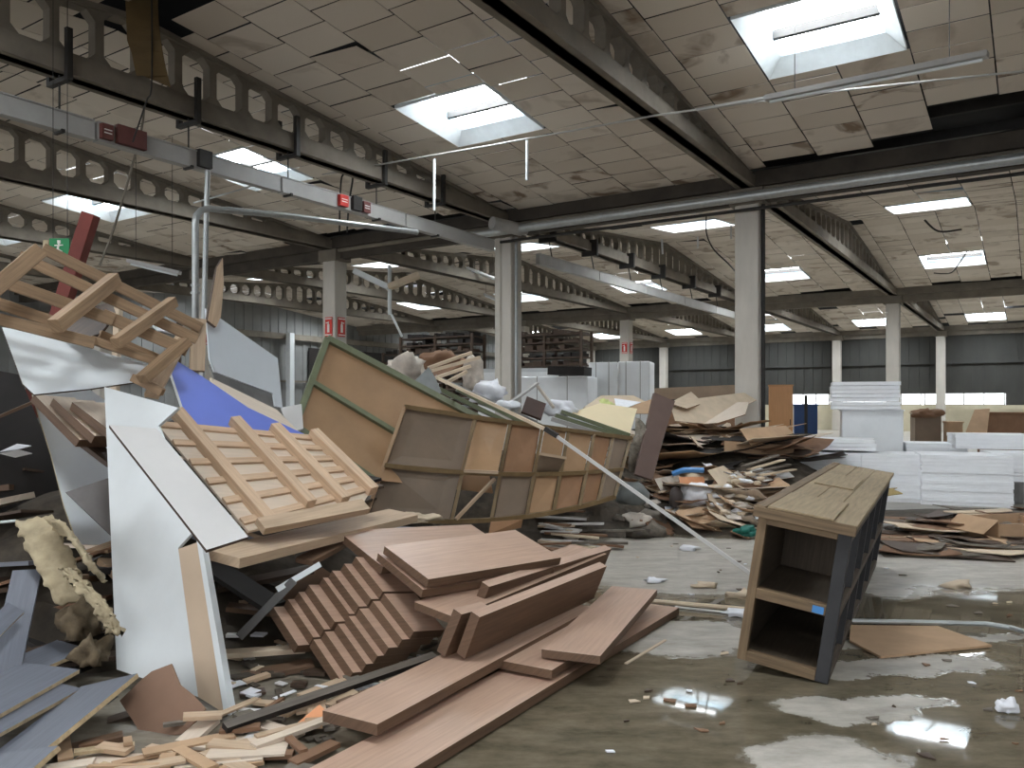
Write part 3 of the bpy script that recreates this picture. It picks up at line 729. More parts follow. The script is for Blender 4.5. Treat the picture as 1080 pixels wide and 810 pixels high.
# ------------------------------------------------------------------ left: leaning panels
n_, at_p = plane(W(110, 408, 5.1), W(188, 430, 4.8), W(243, 757, 4.02))
o = thing('white_board', W(180, 740, 4.3), 'tall narrow white panel with beige stripe leaning upright in the left heap', 'panel')
sheet('face_board', [(110, 408), (188, 430), (212, 600), (168, 565), (207, 742), (198, 748), (123, 706)], (W(110, 408, 5.1), W(188, 430, 4.55), W(243, 757, 4.02)), .018, whiteb, parent=o, bev=.002) if False else None
mb = MB(); P_ = [at_p(*p) for p in [(110, 408), (188, 430), (166, 432), (167, 560), (206, 735), (123, 706)]]
mb.poly([at_p(110, 408), at_p(188, 430), at_p(167, 449), at_p(206, 558), at_p(188, 578), at_p(209, 735), at_p(123, 706)], n_*.02); obj('face_board', mb, whiteb, o)
mb = MB(); mb.poly([at_p(188, 579, .001), at_p(208, 572, .001), at_p(236, 752, .001), at_p(209, 735, .001)], n_*.02); obj('beige_strip', mb, mat('beige_board', (196, 174, 150), .6, 'noise', .08, 3), o)
mb = MB(); mb.poly([at_p(207, 568, .02), at_p(212, 569, .02), at_p(244, 758, .02), at_p(236, 752, .02)], n_*.045); obj('edge_trim', mb, whiteb, o)
sheet('grey_board', [(115, 448), (165, 452), (262, 566), (218, 580)], (W(115, 448, 4.4), W(165, 452, 4.5), W(240, 580, 3.95)), .02, greyb, 'light grey panel lying aslant across the tall white panel', 'panel', edge=dark, bev=.002)
sheet('white_sheet', [(2, 345), (45, 352), (110, 372), (168, 388), (172, 402), (150, 402), (95, 410), (36, 416), (24, 405)], (W(2, 345, 5.2), W(168, 388, 5.6), W(36, 416, 4.9)), .012, whiteb, 'dirty white sheet slanting just under the timber frame', 'sheet', edge=dark)
sheet('white_sheet', [(34, 416), (92, 409), (122, 430), (122, 500), (120, 540), (120, 606), (88, 590), (68, 535), (54, 480)], (W(34, 416, 5.45), W(112, 430, 5.8), W(100, 605, 5.2)), .012, whiteb, 'long torn white sheet hanging down left of the tall white panel', 'sheet', edge=cream)
sheet('grey_offcut', [(69, 519), (118, 503), (118, 566)], (W(69, 519, 5.1), W(112, 506, 5.2), W(112, 560, 5.05)), .02, mat('mid_grey_laminate', (112, 108, 106), .5), 'small dark grey corner of board against the torn white sheet', 'board', edge=black)
# three brown moulded boards
for i, (a, b, lab) in enumerate([((36, 416), (80, 462), 'brown board with pale edge in the fan over the torn sheet, lowest'), ((56, 420), (96, 458), 'brown board with pale edge in the fan over the torn sheet, middle'), ((76, 424), (112, 452), 'brown board with pale edge in the fan over the torn sheet, highest')]):
    A = W(a[0], a[1], 5.3-.03*i); B_ = W(b[0]+4, b[1]+2, 5.15-.03*i)
    C = W(a[0]+28, a[1]-11, 5.65-.03*i)
    plank('brown_board', A, B_, C, .055, ply, lab, 'board', edge=walnut_edge)
bar('brown_board', W(76, 455, 5.35), W(122, 490, 5.3), .16, .03, dark, 'dark brown board end below the fan of three brown boards', 'board')
# black sheet painting the heap's shaded void on the far left
sheet('black_board_and_shade', [(-60, 380), (20, 395), (72, 520), (95, 660), (-60, 680)], (W(0, 400, 5.9), W(95, 520, 6.0), W(0, 660, 5.3)), .03, black, 'black sheet standing in for the shaded void behind the torn white sheet', 'board')
bar('brown_board', W(-30, 452, 5.2), W(40, 422, 5.4), .16, .02, walnut_edge, 'brown board poking in at the far left edge above the black void', 'board')
sheet('film_strip', [(0, 476), (18, 468), (33, 470), (18, 474)], (W(0, 476, 5.3), W(33, 470, 5.4), W(18, 466, 5.5)), .004, paper, 'scrap of shiny film in the black void, upper', 'film')
sheet('film_strip', [(0, 478), (20, 474), (34, 478), (16, 482)], (W(0, 478, 5.25), W(34, 478, 5.3), W(20, 474, 5.35)), .004, greyb, 'scrap of shiny film in the black void, lower', 'film')
bar('white_lath', W(-20, 553, 4.6), W(17, 549, 4.7), .03, .012, whiteb, 'thin white lath at the far left edge above the cream insulation', 'lath')
crumd = mat('soiled_cream_foam', (112, 98, 78), .95, 'noise', .5, 14, bump=.8)
# curled cream insulation
def ribbon(name, pts, wv, th, m, seed, lab, cat, jag=.014):
    mb = MB(); rr = random.Random(seed); rows = []
    P_ = []
    for i in range(len(pts)-1):
        a, b = V(pts[i]), V(pts[i+1])
        for k in range(9): P_.append(a.lerp(b, k/9))
    P_.append(V(pts[-1])); m_ = len(P_); K = 9; vs = []
    for i, p in enumerate(P_):
        for k in range(K+1):
            t = k/K; j = V((rr.uniform(-1, 1), rr.uniform(-1, 1), rr.uniform(-1, 1)))*jag*(.9 if k in (0, K) else .6)
            vs.append(p+V(wv)*t+j)
    nb = len(vs); t0 = (P_[-1]-P_[0]).cross(V(wv)).normalized()*th; vs += [p+t0 for p in vs]
    fs = []
    for i in range(m_-1):
        for k in range(K):
            a = i*(K+1)+k; q = (a, a+1, a+K+2, a+K+1); fs += [q, tuple(nb+t for t in q[::-1])]
        for k in (0, K):
            a = i*(K+1)+k; fs.append((a, a+K+1, nb+a+K+1, nb+a))
    for k in range(K):
        fs += [(k, k+1, nb+k+1, nb+k)]; a = (m_-1)*(K+1)+k; fs += [(a, a+1, nb+a+1, nb+a)]
    mb.add(vs, fs); return tag(obj(name, mb, m, smooth=True), lab, cat)
ribbon('insulation_board', [W(18, 552, 4.7), W(26, 575, 4.6), W(40, 605, 4.5), W(62, 640, 4.45)], (.17, .08, .03), .025, cream, 1, 'curled torn cream insulation board at the far left', 'insulation')
ribbon('insulation_board', [W(46, 546, 4.6), W(62, 552, 4.5), W(82, 580, 4.42), W(95, 600, 4.4)], (.03, .08, -.1), .02, cream, 2, 'upper ragged piece of cream insulation touching the torn white sheet', 'insulation')
ribbon('insulation_board', [W(62, 600, 4.4), W(78, 620, 4.36), W(100, 642, 4.3), W(112, 668, 4.3)], (.08, .03, -.02), .02, cream, 3, 'lower ragged strip of cream insulation beside the white panel foot', 'insulation')
lump('insulation_clump', W(84, 655, 4.5), (.09, .1, .12), crumd, 4, 'crumpled grey brown insulation clump above the slate boards', 'insulation', rough=.6)
lump('insulation_clump', W(97, 690, 4.35), (.07, .07, .08), crumd, 5, 'small crumpled pale clump left of the white panel foot', 'insulation', rough=.7)
# slate grey boards, bottom left
GL = 'slate grey board with raw pale edge fanned out at the bottom left, '
plank('slate_board', W(20, 715, 4.1), W(44, 600, 4.6), W(-8, 715, 4.1)+V((0, -.05, 0)), .02, slate, 'slate grey board standing upright at the far left behind the fanned boards', 'board', edge=slate)
plank('slate_board', W(-20, 690, 4.0), W(26, 645, 4.3), W(-20, 662, 4.1), .02, slate, 'short slate grey board crossing the far left edge above the fanned boards', 'board', edge=creamedge)
plank('slate_board', W(-30, 770, 3.45), W(84, 706, 4.15), W(-40, 730, 3.8), .02, slate, GL+'topmost', 'board', edge=creamedge)
plank('slate_board', W(-30, 790, 3.36), W(86, 726, 4.0), W(-40, 752, 3.62), .018, slate, GL+'second from top', 'board', edge=creamedge)
plank('slate_board', W(-40, 742, 3.9), W(93, 684, 4.5), W(-40, 716, 4.15), .02, slate, GL+'furthest back', 'board', edge=creamedge)
plank('slate_board', W(28, 806, 3.25), W(145, 710, 3.95), W(-14, 800, 3.45), .022, slate, GL+'third, wide', 'board', edge=creamedge)
plank('slate_board', W(-10, 850, 3.0), W(62, 786, 3.3), W(-50, 838, 3.2), .022, slate, GL+'lowest', 'board', edge=creamedge)
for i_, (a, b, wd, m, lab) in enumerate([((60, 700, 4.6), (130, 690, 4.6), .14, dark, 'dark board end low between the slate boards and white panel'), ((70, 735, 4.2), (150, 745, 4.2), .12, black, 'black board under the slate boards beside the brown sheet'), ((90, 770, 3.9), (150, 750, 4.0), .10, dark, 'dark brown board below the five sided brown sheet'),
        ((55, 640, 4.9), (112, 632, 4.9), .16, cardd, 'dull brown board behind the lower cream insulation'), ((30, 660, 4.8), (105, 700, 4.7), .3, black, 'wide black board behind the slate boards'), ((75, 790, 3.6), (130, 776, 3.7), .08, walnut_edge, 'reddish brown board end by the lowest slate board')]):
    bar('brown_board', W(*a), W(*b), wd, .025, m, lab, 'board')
# brown leathery sheet
sheet('brown_sheet', [(126, 739), (150, 716), (160, 708), (181, 700), (190, 722), (204, 733), (217, 747), (202, 765), (193, 774), (170, 777), (151, 779), (140, 760)], (W(126, 739, 3.95), W(181, 700, 4.0), W(193, 774, 3.75)), .008, mat('brown_hide', (126, 98, 80), .7, 'noise', .15, 3), 'five sided brown sheet standing in front of the white panel foot', 'sheet')
bar('pale_lath', W(193, 756, 3.72), W(234, 754, 3.78), .07, .02, oak, 'pale lath end at the foot of the white panel', 'lath')
# pale splinters along the bottom left
RS = random.Random(5); k = 0
while k < 46:
    u = RS.uniform(66, 345); v = RS.uniform(742, 835); p = G(u, v)
    if v < 770 and u < 235: continue
    m = RS.choice([oak, cardb, pine, cardb, creamedge, ply, cardd, rubb])
    on_heap('wood_splinter', p.x, p.y, RS.uniform(.08, .4), RS.uniform(.02, .09), RS.choice([.01, .015, .02]), RS.gauss(.3, .8), RS.uniform(-.06, .06), m,
            '%s splinter of board on the floor, %s of the photo' % (tint(m), zone_word(u, v)), 'wood scrap', 'pale splinters at the bottom left', lift=RS.uniform(0, .03)); k += 1
plank('pale_lath', W(70, 806, 3.42), W(200, 803, 3.45), W(78, 796, 3.55), .015, ply, 'long pale lath lying flat along the very bottom left', 'lath')
plank('pale_lath', W(205, 782, 3.6), W(232, 758, 3.8), W(190, 776, 3.66), .02, ply, 'short pale lath slanting up to the white panel foot', 'lath')
plank('pale_lath', W(215, 800, 3.4), W(300, 795, 3.45), W(225, 772, 3.75), .01, ply, 'broad pale board scrap lying at the bottom left of the long planks', 'board')
k = 0
while k < 90:
    u = RS.uniform(235, 460); v = RS.uniform(672, 800)
    if v > 700+(460-u)*.55 + 30: continue
    p = G(u, v)
    m = RS.choice([rubb, cardp, greyb, oak, rubd, paper, dark])
    on_heap('debris_chip', p.x, p.y, RS.uniform(.03, .16), RS.uniform(.02, .09), RS.choice([.006, .012, .02]), RS.uniform(0, 3), RS.uniform(-.15, .15), m,
            '%s debris chip by the long dark strip, %s, %s' % (tint(m), zone_word(u, v), 'near' if v > 745 else 'further'), 'debris', 'debris chips left of the long planks'); k += 1

# ------------------------------------------------------------------ timber frame at upper left
o = thing('timber_frame', W(100, 385, 5.3), 'broken timber frame of long bars and cross struts atop the left heap', 'frame')
tf = [((-10, 250, 4.7), (46, 262, 4.8), .1, .1, 0), ((45, 262, 5.5), (212, 346, 6.0), .05, .075, 1), ((20, 270, 5.1), (208, 358, 5.6), .05, .07, 1), ((0, 296, 4.9), (120, 338, 5.2), .05, .075, 1), ((108, 332, 5.2), (198, 370, 5.4), .05, .08, 1),
      ((-20, 314, 4.8), (58, 340, 5.0), .05, .07, 1), ((-20, 332, 4.7), (100, 362, 5.0), .05, .07, 1), ((95, 358, 5.0), (172, 384, 5.3), .05, .05, 1), ((105, 352, 5.3), (168, 378, 5.6), .04, .05, 1)]
for a, b, wd, h, z in tf[1:]:
    mb = MB(); mb.beam(W(*a), W(*b), wd, h); obj('long_bar', mb, pinedark if z else pine, o, bev=.003)
for a, b, wd, h in [((-22, 318, 4.55), (42, 264, 4.75), .11, .09), ((58, 344, 4.75), (122, 294, 5.3), .07, .085), ((122, 362, 4.95), (183, 318, 5.5), .06, .07), ((150, 400, 5.1), (196, 360, 5.4), .09, .06), ((140, 398, 5.2), (172, 414, 5.2), .05, .05)]:
    mb = MB(); mb.beam(W(*a), W(*b), wd, h); obj('cross_strut', mb, pinedark, o, bev=.003)
sheet('brown_board', [(62, 345), (92, 325), (118, 318), (122, 330), (106, 352), (90, 356)], (W(62, 345, 5.35), W(118, 318, 5.6), W(106, 352, 5.3)), .02, dark, 'dark brown panel scrap caught inside the timber frame', 'panel')
sheet('white_scrap', [(160, 342), (200, 350), (198, 354), (166, 348)], (W(160, 342, 5.9), W(200, 350, 6.1), W(198, 360, 5.9)), .01, whiteb, 'slim white scrap behind the right end of the timber frame', 'scrap')
bar('pale_post', W(125, 320, 7.0), W(120, 450, 7.0), .07, .05, cardp, 'short pale post seen through the timber frame', 'post')
plank('pale_plank', W(152, 415, 5.2), W(186, 352, 5.7), W(166, 420, 5.2), .03, oak, 'pale plank standing behind the blue board', 'board')
plank('raw_plank', W(200, 390, 5.9), W(202, 335, 6.0), W(216, 392, 5.95), .04, oak, 'rough upright plank between the timber frame and the upper white panel', 'board')
plank('raw_plank', W(183, 385, 5.8), W(186, 340, 6.0), W(190, 388, 5.8), .04, dark, 'dark upright plank left of the rough upright plank', 'board')
sheet('pointed_plank', [(219, 338), (229, 282), (235, 272), (236, 300), (233, 334), (228, 345)], (W(219, 338, 6.8), W(235, 272, 7.0), W(233, 334, 6.9)), .04, oak, 'pointed pale plank end rising behind the upper white panel', 'board', edge=dark)
# blue board, upper white panel
sheet('blue_board', [(174, 373), (215, 398), (262, 430), (330, 462), (330, 490), (206, 470)], (W(174, 373, 5.6), W(326, 460, 6.6), W(206, 470, 5.3)), .02, blue, 'bright blue laminate board standing behind the battened pallet panel', 'board', edge=whiteb)
sheet('white_sheet', [(217, 325), (293, 378), (298, 430), (290, 428), (288, 415), (226, 392), (221, 378)], (W(217, 325, 6.9), W(293, 378, 7.4), W(223, 392, 6.8)), .018, mat('pale_grey_blue_panel', (206, 212, 218), .4, 'noise', .06, 2), 'five sided pale panel standing behind the blue board', 'panel')
sheet('grey_underlay', [(221, 384), (288, 414), (291, 432), (282, 428), (226, 400)], (W(221, 384, 7.1), W(288, 414, 7.5), W(226, 410, 7.0)), .02, mat('dull_grey_board', (126, 124, 122), .6), 'grey board strip along the foot of the five sided pale panel', 'board')  # plain grey strip at the pale panel's lower edge
sheet('pale_board', [(222, 398), (292, 432), (318, 458), (300, 462), (230, 420)], (W(222, 398, 6.6), W(292, 432, 7.0), W(230, 420, 6.4)), .02, ply, 'pale plywood strip sandwiched between blue board and five sided panel', 'board')
sheet('white_scrap', [(296, 430), (318, 426), (320, 452), (306, 456)], (W(296, 430, 7.4), W(318, 426, 7.5), W(306, 456, 7.2)), .02, greyb, 'pale scrap right of the five sided panel', 'scrap')
# pallet panel with battens
o = thing('battened_panel', W(265, 562, 4.7), 'pale plywood pallet panel with diagonal battens leaning in front of the blue board', 'pallet')
an = (W(160, 440, 5.2), W(345, 462, 5.9), W(262, 562, 4.7)); pn, pa = plane(*an)
mb = MB(); mb.poly([pa(*p) for p in [(163, 444), (340, 462), (392, 516), (380, 535), (262, 560)]], pn*.018); obj('backing_sheet', mb, ply, o)
for a, b in [((186, 434), (286, 552)), ((247, 443), (328, 532)), ((289, 450), (364, 528)), ((330, 456), (394, 518))]:
    mb = MB(); A_, B_ = pa(*a, .035), pa(*b, .035); mb.beam(A_, B_, .075, .07, up=-pn); obj('batten', mb, pine, o, bev=.003)
def lerp2(a, b, t): return (a[0]+(b[0]-a[0])*t, a[1]+(b[1]-a[1])*t)
for t in (.03, .2, .38, .56, .74, .93):
    a = lerp2((163, 444), (262, 558), t); b = lerp2((338, 461), (388, 520), t); mid = lerp2(a, b, 1.0)
    mb = MB(); mb.beam(pa(*a, .009), pa(*b, .009), .055, .018, up=-pn); obj('cross_slat', mb, pine, o, bev=.002)
mb = MB(); mb.beam(pa(274, 555, .05), pa(385, 534, .05), .1, .05, up=-pn); obj('end_rail', mb, oak, o, bev=.003)
# long pale lumber beam
plank('lumber_beam', W(253, 589, 4.4), W(441, 543, 6.0), W(217, 579, 4.52), .055, oak, 'long pale lumber beam lying across the top of the brown board stack', 'beam', edge=oak)
plank('lumber_beam', W(330, 592, 4.9), W(380, 565, 5.4), W(318, 585, 5.0), .03, walnut_edge, 'short brown board end under the long pale lumber beam', 'board')
# leaning dark strip with white end in the gap
bar('metal_strip', W(252, 672, 4.6), W(310, 612, 4.8), .05, .012, mat('dark_grey_strip', (84, 82, 80), .5), 'dark grey strip slanting in the gap left of the brown board stack', 'strip', up=(.3, -1, .5))
bar('metal_strip', W(292, 622, 4.75), W(338, 595, 4.9), .035, .012, whiteb, 'white strip end slanting in the gap left of the brown board stack', 'strip', up=(.3, -1, .5))
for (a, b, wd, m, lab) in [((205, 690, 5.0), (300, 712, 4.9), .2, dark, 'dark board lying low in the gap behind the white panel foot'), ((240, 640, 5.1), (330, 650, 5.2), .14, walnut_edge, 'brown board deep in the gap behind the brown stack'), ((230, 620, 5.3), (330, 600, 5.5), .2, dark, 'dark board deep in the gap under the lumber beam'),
                       ((235, 690, 4.7), (322, 684, 4.8), .1, cardp, 'pale strip of board low in the gap left of the brown stack'), ((255, 715, 4.55), (330, 700, 4.7), .14, walnut_edge, 'brown board end low beside the brown stack'), ((222, 596, 5.2), (290, 640, 5.0), .2, black, 'black board in the gap under the grey panel')]:
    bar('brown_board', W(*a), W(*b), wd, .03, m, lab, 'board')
sheet('paper_scrap', [(236, 712), (262, 720), (240, 727), (234, 722)], (G(236, 712, .02), G(262, 720, .02), G(240, 727, .02)), .003, paper, 'white paper scrap on the floor right of the white panel foot', 'paper')

# ------------------------------------------------------------------ brown board stack, end-on
LV = V((.62, .76, -.17)).normalized(); WV = V((.22, -.17, -.17)); WV = (WV-LV*WV.dot(LV)).normalized()
NV = LV.cross(WV).normalized(); NV = NV if NV.z > 0 else -NV
wid = .335
rowa = W(404, 624, 4.83)
def stack_board(near, ln, lab, grp, jl=0.0, m=walnut):
    A_ = near; B_ = near+LV*ln; C = near-WV*wid
    return plank('shelf_board', A_+LV*jl, B_+LV*jl, C+LV*jl, .054, m, lab, 'board', grp, edge=walnut_edge)
RB = random.Random(9)
wrds = ['topmost', 'second from the top', 'third from the top', 'fourth from the top', 'fifth from the top', 'sixth from the top', 'seventh from the top', 'lowest']
for i in range(8):
    p = rowa-NV*.0545*i-LV*.058*i+LV*RB.uniform(-.012, .012)
    stack_board(p, .75, 'walnut brown shelf board in the upper stepped stack, '+wrds[i], 'upper stepped stack of shelf boards', m=walnut)
rowb = rowa+WV*(wid+.012)-NV*.005
for i in range(7):
    p = rowb-NV*.0545*i-LV*.058*i+LV*RB.uniform(-.012, .012)
    stack_board(p, .26, 'walnut brown shelf board in the lower stepped stack, '+(wrds[i] if i < 6 else 'lowest'), 'lower stepped stack of shelf boards')
# wide boards on top of the stack
TB = 'wide walnut shelf board on top of the stepped stack, '
plank('shelf_board', W(404, 598, 4.95), W(545, 585, 5.9), W(369, 559, 5.35), .05, walnut, TB+'lowest and furthest left', 'board', edge=walnut_edge)
plank('shelf_board', W(446, 622, 4.62), W(585, 600, 5.35), W(409, 582, 5.02), .05, walnut, TB+'middle one', 'board', edge=walnut_edge)
plank('shelf_board', W(452, 611, 4.6), W(592, 588, 5.35), W(420, 574, 5.0), .05, walnut, TB+'uppermost', 'board', edge=walnut_edge)
# flat board and boards on edge to the right of the stack
plank('shelf_board', W(479, 651, 4.45), W(640, 584, 5.9), W(461, 626, 4.78), .045, walnut, 'wide walnut board sloping right below the top of the stack', 'board', edge=walnut_edge)
def on_edge(a, b, d0, d1, h, th, lab, lean=(0, .62)):
    A_, B_ = W(a[0], a[1], d0), W(b[0], b[1], d1); L_ = (B_-A_).normalized()
    dn = V((-.1, lean[1], -1)); dn = (dn-L_*dn.dot(L_)).normalized(); N_ = L_.cross(dn).normalized()
    if N_.y < 0: N_ = -N_
    mb = MB(); mb.poly([A_, B_, B_+N_*th, A_+N_*th], dn*h, 0, 1); return tag(obj('shelf_board', mb, [walnut, walnut_edge], bev=.002), lab, 'board')  # light walnut on the lit top edge, darkened walnut for shaded sides
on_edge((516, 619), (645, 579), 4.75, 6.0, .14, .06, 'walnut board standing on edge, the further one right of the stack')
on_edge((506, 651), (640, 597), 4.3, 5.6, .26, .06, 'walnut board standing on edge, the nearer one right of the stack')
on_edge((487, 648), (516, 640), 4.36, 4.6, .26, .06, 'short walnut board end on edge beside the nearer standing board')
# long planks on the floor
plank('shelf_board', G(398, 764, .15), G(628, 640, .15), G(343, 748, .15), .05, walnut, 'long walnut plank on the floor, second from the front', 'board', edge=walnut_edge)
b0 = V((-.47, 3.18, .06)); bd = V((.532, .847, 0)).normalized()
plank('shelf_board', b0-bd*.25, b0+bd*3.17, b0+V((-.847, .532, 0))*.36, .05, walnut, 'longest walnut plank on the floor, nearest the viewer', 'board', edge=walnut_edge)
plank('shelf_board', G(582, 707, .125), G(655, 662, .125), G(527, 696, .125), .045, walnut, 'short walnut plank under the tilted top plank at right', 'board', edge=walnut_edge)
plank('shelf_board', G(633, 692, .185), G(693, 622, .2), G(572, 684, .185), .045, walnut, 'short walnut plank lying across the front of the long planks', 'board', edge=walnut_edge)
bar('shelf_board', G(360, 765, .05)+V((0, .2, 0)), G(520, 690, .05)+V((0, .1, 0)), .2, .04, walnut_edge, 'walnut plank hidden in the shadow under the second long plank', 'board')
plank('dark_strip', G(240, 768, .08), G(462, 692, .12), G(262, 752, .10), .03, mat('dark_weathered_strip', (96, 88, 80), .6, 'grain', .3), 'long dark weathered strip pointing to the foot of the stack', 'strip', edge=black)
plank('pale_lath', G(325, 735, .03), G(375, 715, .03), G(322, 728, .03), .012, oak, 'pale lath tucked under the long dark strip', 'lath')
sheet('orange_scrap', [(314, 762), (337, 743), (347, 752), (345, 764), (330, 766)], (G(314, 762, .03), G(337, 743, .09), G(345, 764, .02)), .006, orange, 'orange plastic scrap on the floor left of the second long plank', 'scrap')
sheet('orange_scrap', [(340, 742), (372, 726), (378, 730), (350, 744)], (G(340, 742, .05), G(372, 726, .08), G(350, 744, .05)), .006, oak, 'pale orange strip scrap beside the orange plastic scrap', 'scrap')
lump('foil_scrap', G(384, 723, .05), (.06, .04, .02), paper, 8, 'crumpled white foil on the long dark strip', 'foil', rough=.6)

# ------------------------------------------------------------------ big brown panels
# green-rimmed panel standing at the back left
o = thing('rimmed_panel', W(394, 507, 7.8), 'big orange brown hardboard panel with olive green steel rim leaning behind', 'panel')
an = (W(345, 357, 8.3), W(311, 449, 7.7), W(504, 441, 9.0)); qn, qa = plane(*an)
mb = MB(); mb.poly([qa(*p) for p in [(345, 358), (504, 441), (520, 520), (394, 506), (312, 449)]], qn*.015); obj('hardboard', mb, hard, o)
for a, b, wd in [((345, 357), (508, 443), .07), ((345, 357), (311, 450), .06), ((311, 450), (396, 508), .07), ((329, 403), (440, 470), .05)]:
    mb = MB(); mb.beam(qa(*a, .02), qa(*b, .02), wd, .05, up=-qn); obj('steel_rim', mb, olive, o)
# curved framed partition in front
def bez(a, b, c, t): return tuple(a[i]*(1-t)**2+2*b[i]*t*(1-t)+c[i]*t*t for i in range(2))
ts = [0, .158, .315, .47, .613, .727, .84, .924, 1.0]; ds = [8.0, 8.07, 8.13, 8.2, 8.35, 8.6, 8.85, 9.15, 9.45]
def dep(t):
    for i in range(8):
        if t <= ts[i+1]+1e-6: return ds[i]+(ds[i+1]-ds[i])*(t-ts[i])/(ts[i+1]-ts[i])
def MP(t, s, off=0):
    tp = bez((427, 429), (545, 447), (665, 462), t); bt = bez((386, 545), (535, 561), (648, 524), t)
    u = tp[0]+(bt[0]-tp[0])*s; v = tp[1]+(bt[1]-tp[1])*s
    d = dep(t)+(.2+.5*t)*(1-s)-off; return W(u, v, d)
o = thing('partition_frame', MP(.5, 1), 'curved brown partition of framed hardboard panels lying in the centre', 'partition')
for s in (0, .53, 1):
    mb = MB(); n = 16
    for i in range(n): mb.beam(MP(i/n, s, .03), MP((i+1.04)/n if i < n-1 else 1, s, .03), .05, .045)
    obj('rail', mb, bronze, o)
for i, t in enumerate(ts):
    if i == 1: continue
    mb = MB(); mb.beam(MP(t, 0, .02), MP(t, .5, .02), .035, .045, up=(0, -1, 0)); mb.beam(MP(t, .5, .02), MP(t, 1, .02), .035, .045, up=(0, -1, 0)); obj('upright', mb, bronze if i else cardb, o)
rp = random.Random(4)
cells = [(0, .315), (.315, .47), (.47, .613), (.613, .727), (.727, .84), (.84, .924), (.924, 1)]
for ci, (t0, t1) in enumerate(cells):
    for r_, (s0, s1) in enumerate([(0, .53), (.53, 1)]):
        m = hard2 if ci == 0 else [hard3, hard, hard3, hard2, hard, hard3][(ci+r_) % 6]
        if ci == 6: m = hard2
        tilt = 0
        if (ci, r_) == (1, 1): continue
        a0, a1 = MP(t0+.01, s0+.02), MP(t1-.01, s0+.02); b1, b0 = MP(t1-.01, s1-.02), MP(t0+.01, s1-.02)
        if (ci, r_) == (1, 0): b0 += V((.0, -.28, .02)); b1 += V((0, -.28, .02))
        if (ci, r_) == (3, 0):
            mb = MB(); mb.poly([a0, a1, b1, b0], V((0, .014, 0))); obj('hardboard_panel', mb, hard, o)
        if (ci, r_) == (3, 0): a0 = MP(t0+.01, .30, .25); a1 = MP(t1+.01, .34, .25)
        mb = MB(); N_ = (a1-a0).cross(b0-a0).normalized(); N_ = N_ if N_.y > 0 else -N_
        mb.poly([a0, a1, b1, b0], N_*.014); obj('hardboard_panel', mb, m, o)
        if (ci, r_) in ((1, 0), (3, 0)):
            e0, e1 = (b0, b1) if ci == 1 else (a0, a1)
            mb = MB(); mb.beam(e0-V((0, .01, 0)), e1-V((0, .01, 0)), .03, .03); q = obj('raised_lip', mb, oak, o); q['label'] = 'pale wooden edge of a loosened panel'
mb = MB(); mb.beam(MP(.33, .98, .1), MP(.45, .58, .0), .03, .03); obj('loose_stay', mb, oak, o)
mb = MB(); N_ = V((0, .015, 0)); mb.poly([MP(.47, 1.02, .1), MP(.6, 1.03, .15), MP(.6, 1.12, .1), MP(.47, 1.15, .2)], N_); tag(obj('hardboard_offcut', mb, hard3), 'small orange brown offcut under the bottom rail of the partition', 'board')
bar('dark_backboard', W(478, 470, 8.9), W(470, 545, 8.6), .5, .02, black, 'dark board visible through the open bay of the partition', 'board', up=(1, 0, 0))
# green steel frames behind
GF = 'olive green steel frame member lying behind the partition, '
for (a, b, wd, m, lab) in [((462, 410, 9.6), (536, 446, 9.9), .10, olive, GF+'nearest wide one'), ((482, 410, 9.9), (552, 446, 10.1), .13, olive, GF+'second wide one'), ((459, 397, 10.2), (566, 446, 10.4), .04, trunk, 'thin bright steel edge behind the olive green frame members'),
                           ((505, 424, 10.4), (570, 449, 10.6), .12, olive, GF+'third, with white rubbish on it'), ((582, 442, 10.0), (640, 460, 10.2), .06, trunk, 'pale steel angle left of the cream board'), ((586, 438, 10.3), (655, 460, 10.5), .05, olive, GF+'thin one beside the cream board'), ((592, 434, 10.6), (664, 459, 10.8), .05, olive, GF+'furthest right, edging the cream board'),
                           ((400, 392, 8.9), (500, 443, 9.3), .05, trunk, 'thin bright steel edge right behind the green rimmed panel')]:
    bar('steel_frame_member', W(*a), W(*b), wd, .05, m, lab, 'steel bar')
sheet('cream_board', [(600, 436), (633, 425), (672, 431), (664, 459), (640, 452)], (W(600, 436, 10.8), W(672, 431, 12.0), W(664, 459, 10.9)), .015, mat('cream_board', (224, 208, 172), .6, 'noise', .05, 2), 'large cream board lying flat behind the right end of the partition', 'board')
sheet('cream_board', [(615, 430), (634, 417), (668, 417), (690, 428), (640, 430)], (W(615, 430, 12.2), W(690, 428, 13.0), W(634, 417, 12.8)), .015, cardp, 'pale board behind the large cream board', 'board')
sheet('white_scrap', [(648, 420), (676, 424), (658, 431), (650, 430)], (W(648, 420, 12.6), W(676, 424, 12.6), W(658, 431, 12.0)), .01, paper, 'bright white scrap on the pale board beside the wrapped block', 'scrap')
sheet('brown_card', [(660, 430), (690, 420), (706, 424), (690, 436), (668, 436)], (W(660, 430, 12.2), W(690, 420, 12.8), W(668, 436, 12.0)), .01, cardb, 'brown cardboard piece left of the dark leaning board', 'cardboard')
sheet('grey_plate', [(437, 402), (452, 387), (459, 398), (466, 414), (458, 416)], (W(437, 402, 9.3), W(452, 387, 9.5), W(464, 414, 9.4)), .01, mat('grey_plate', (134, 138, 138), .4), 'small grey steel plate standing behind the green rimmed panel', 'plate')
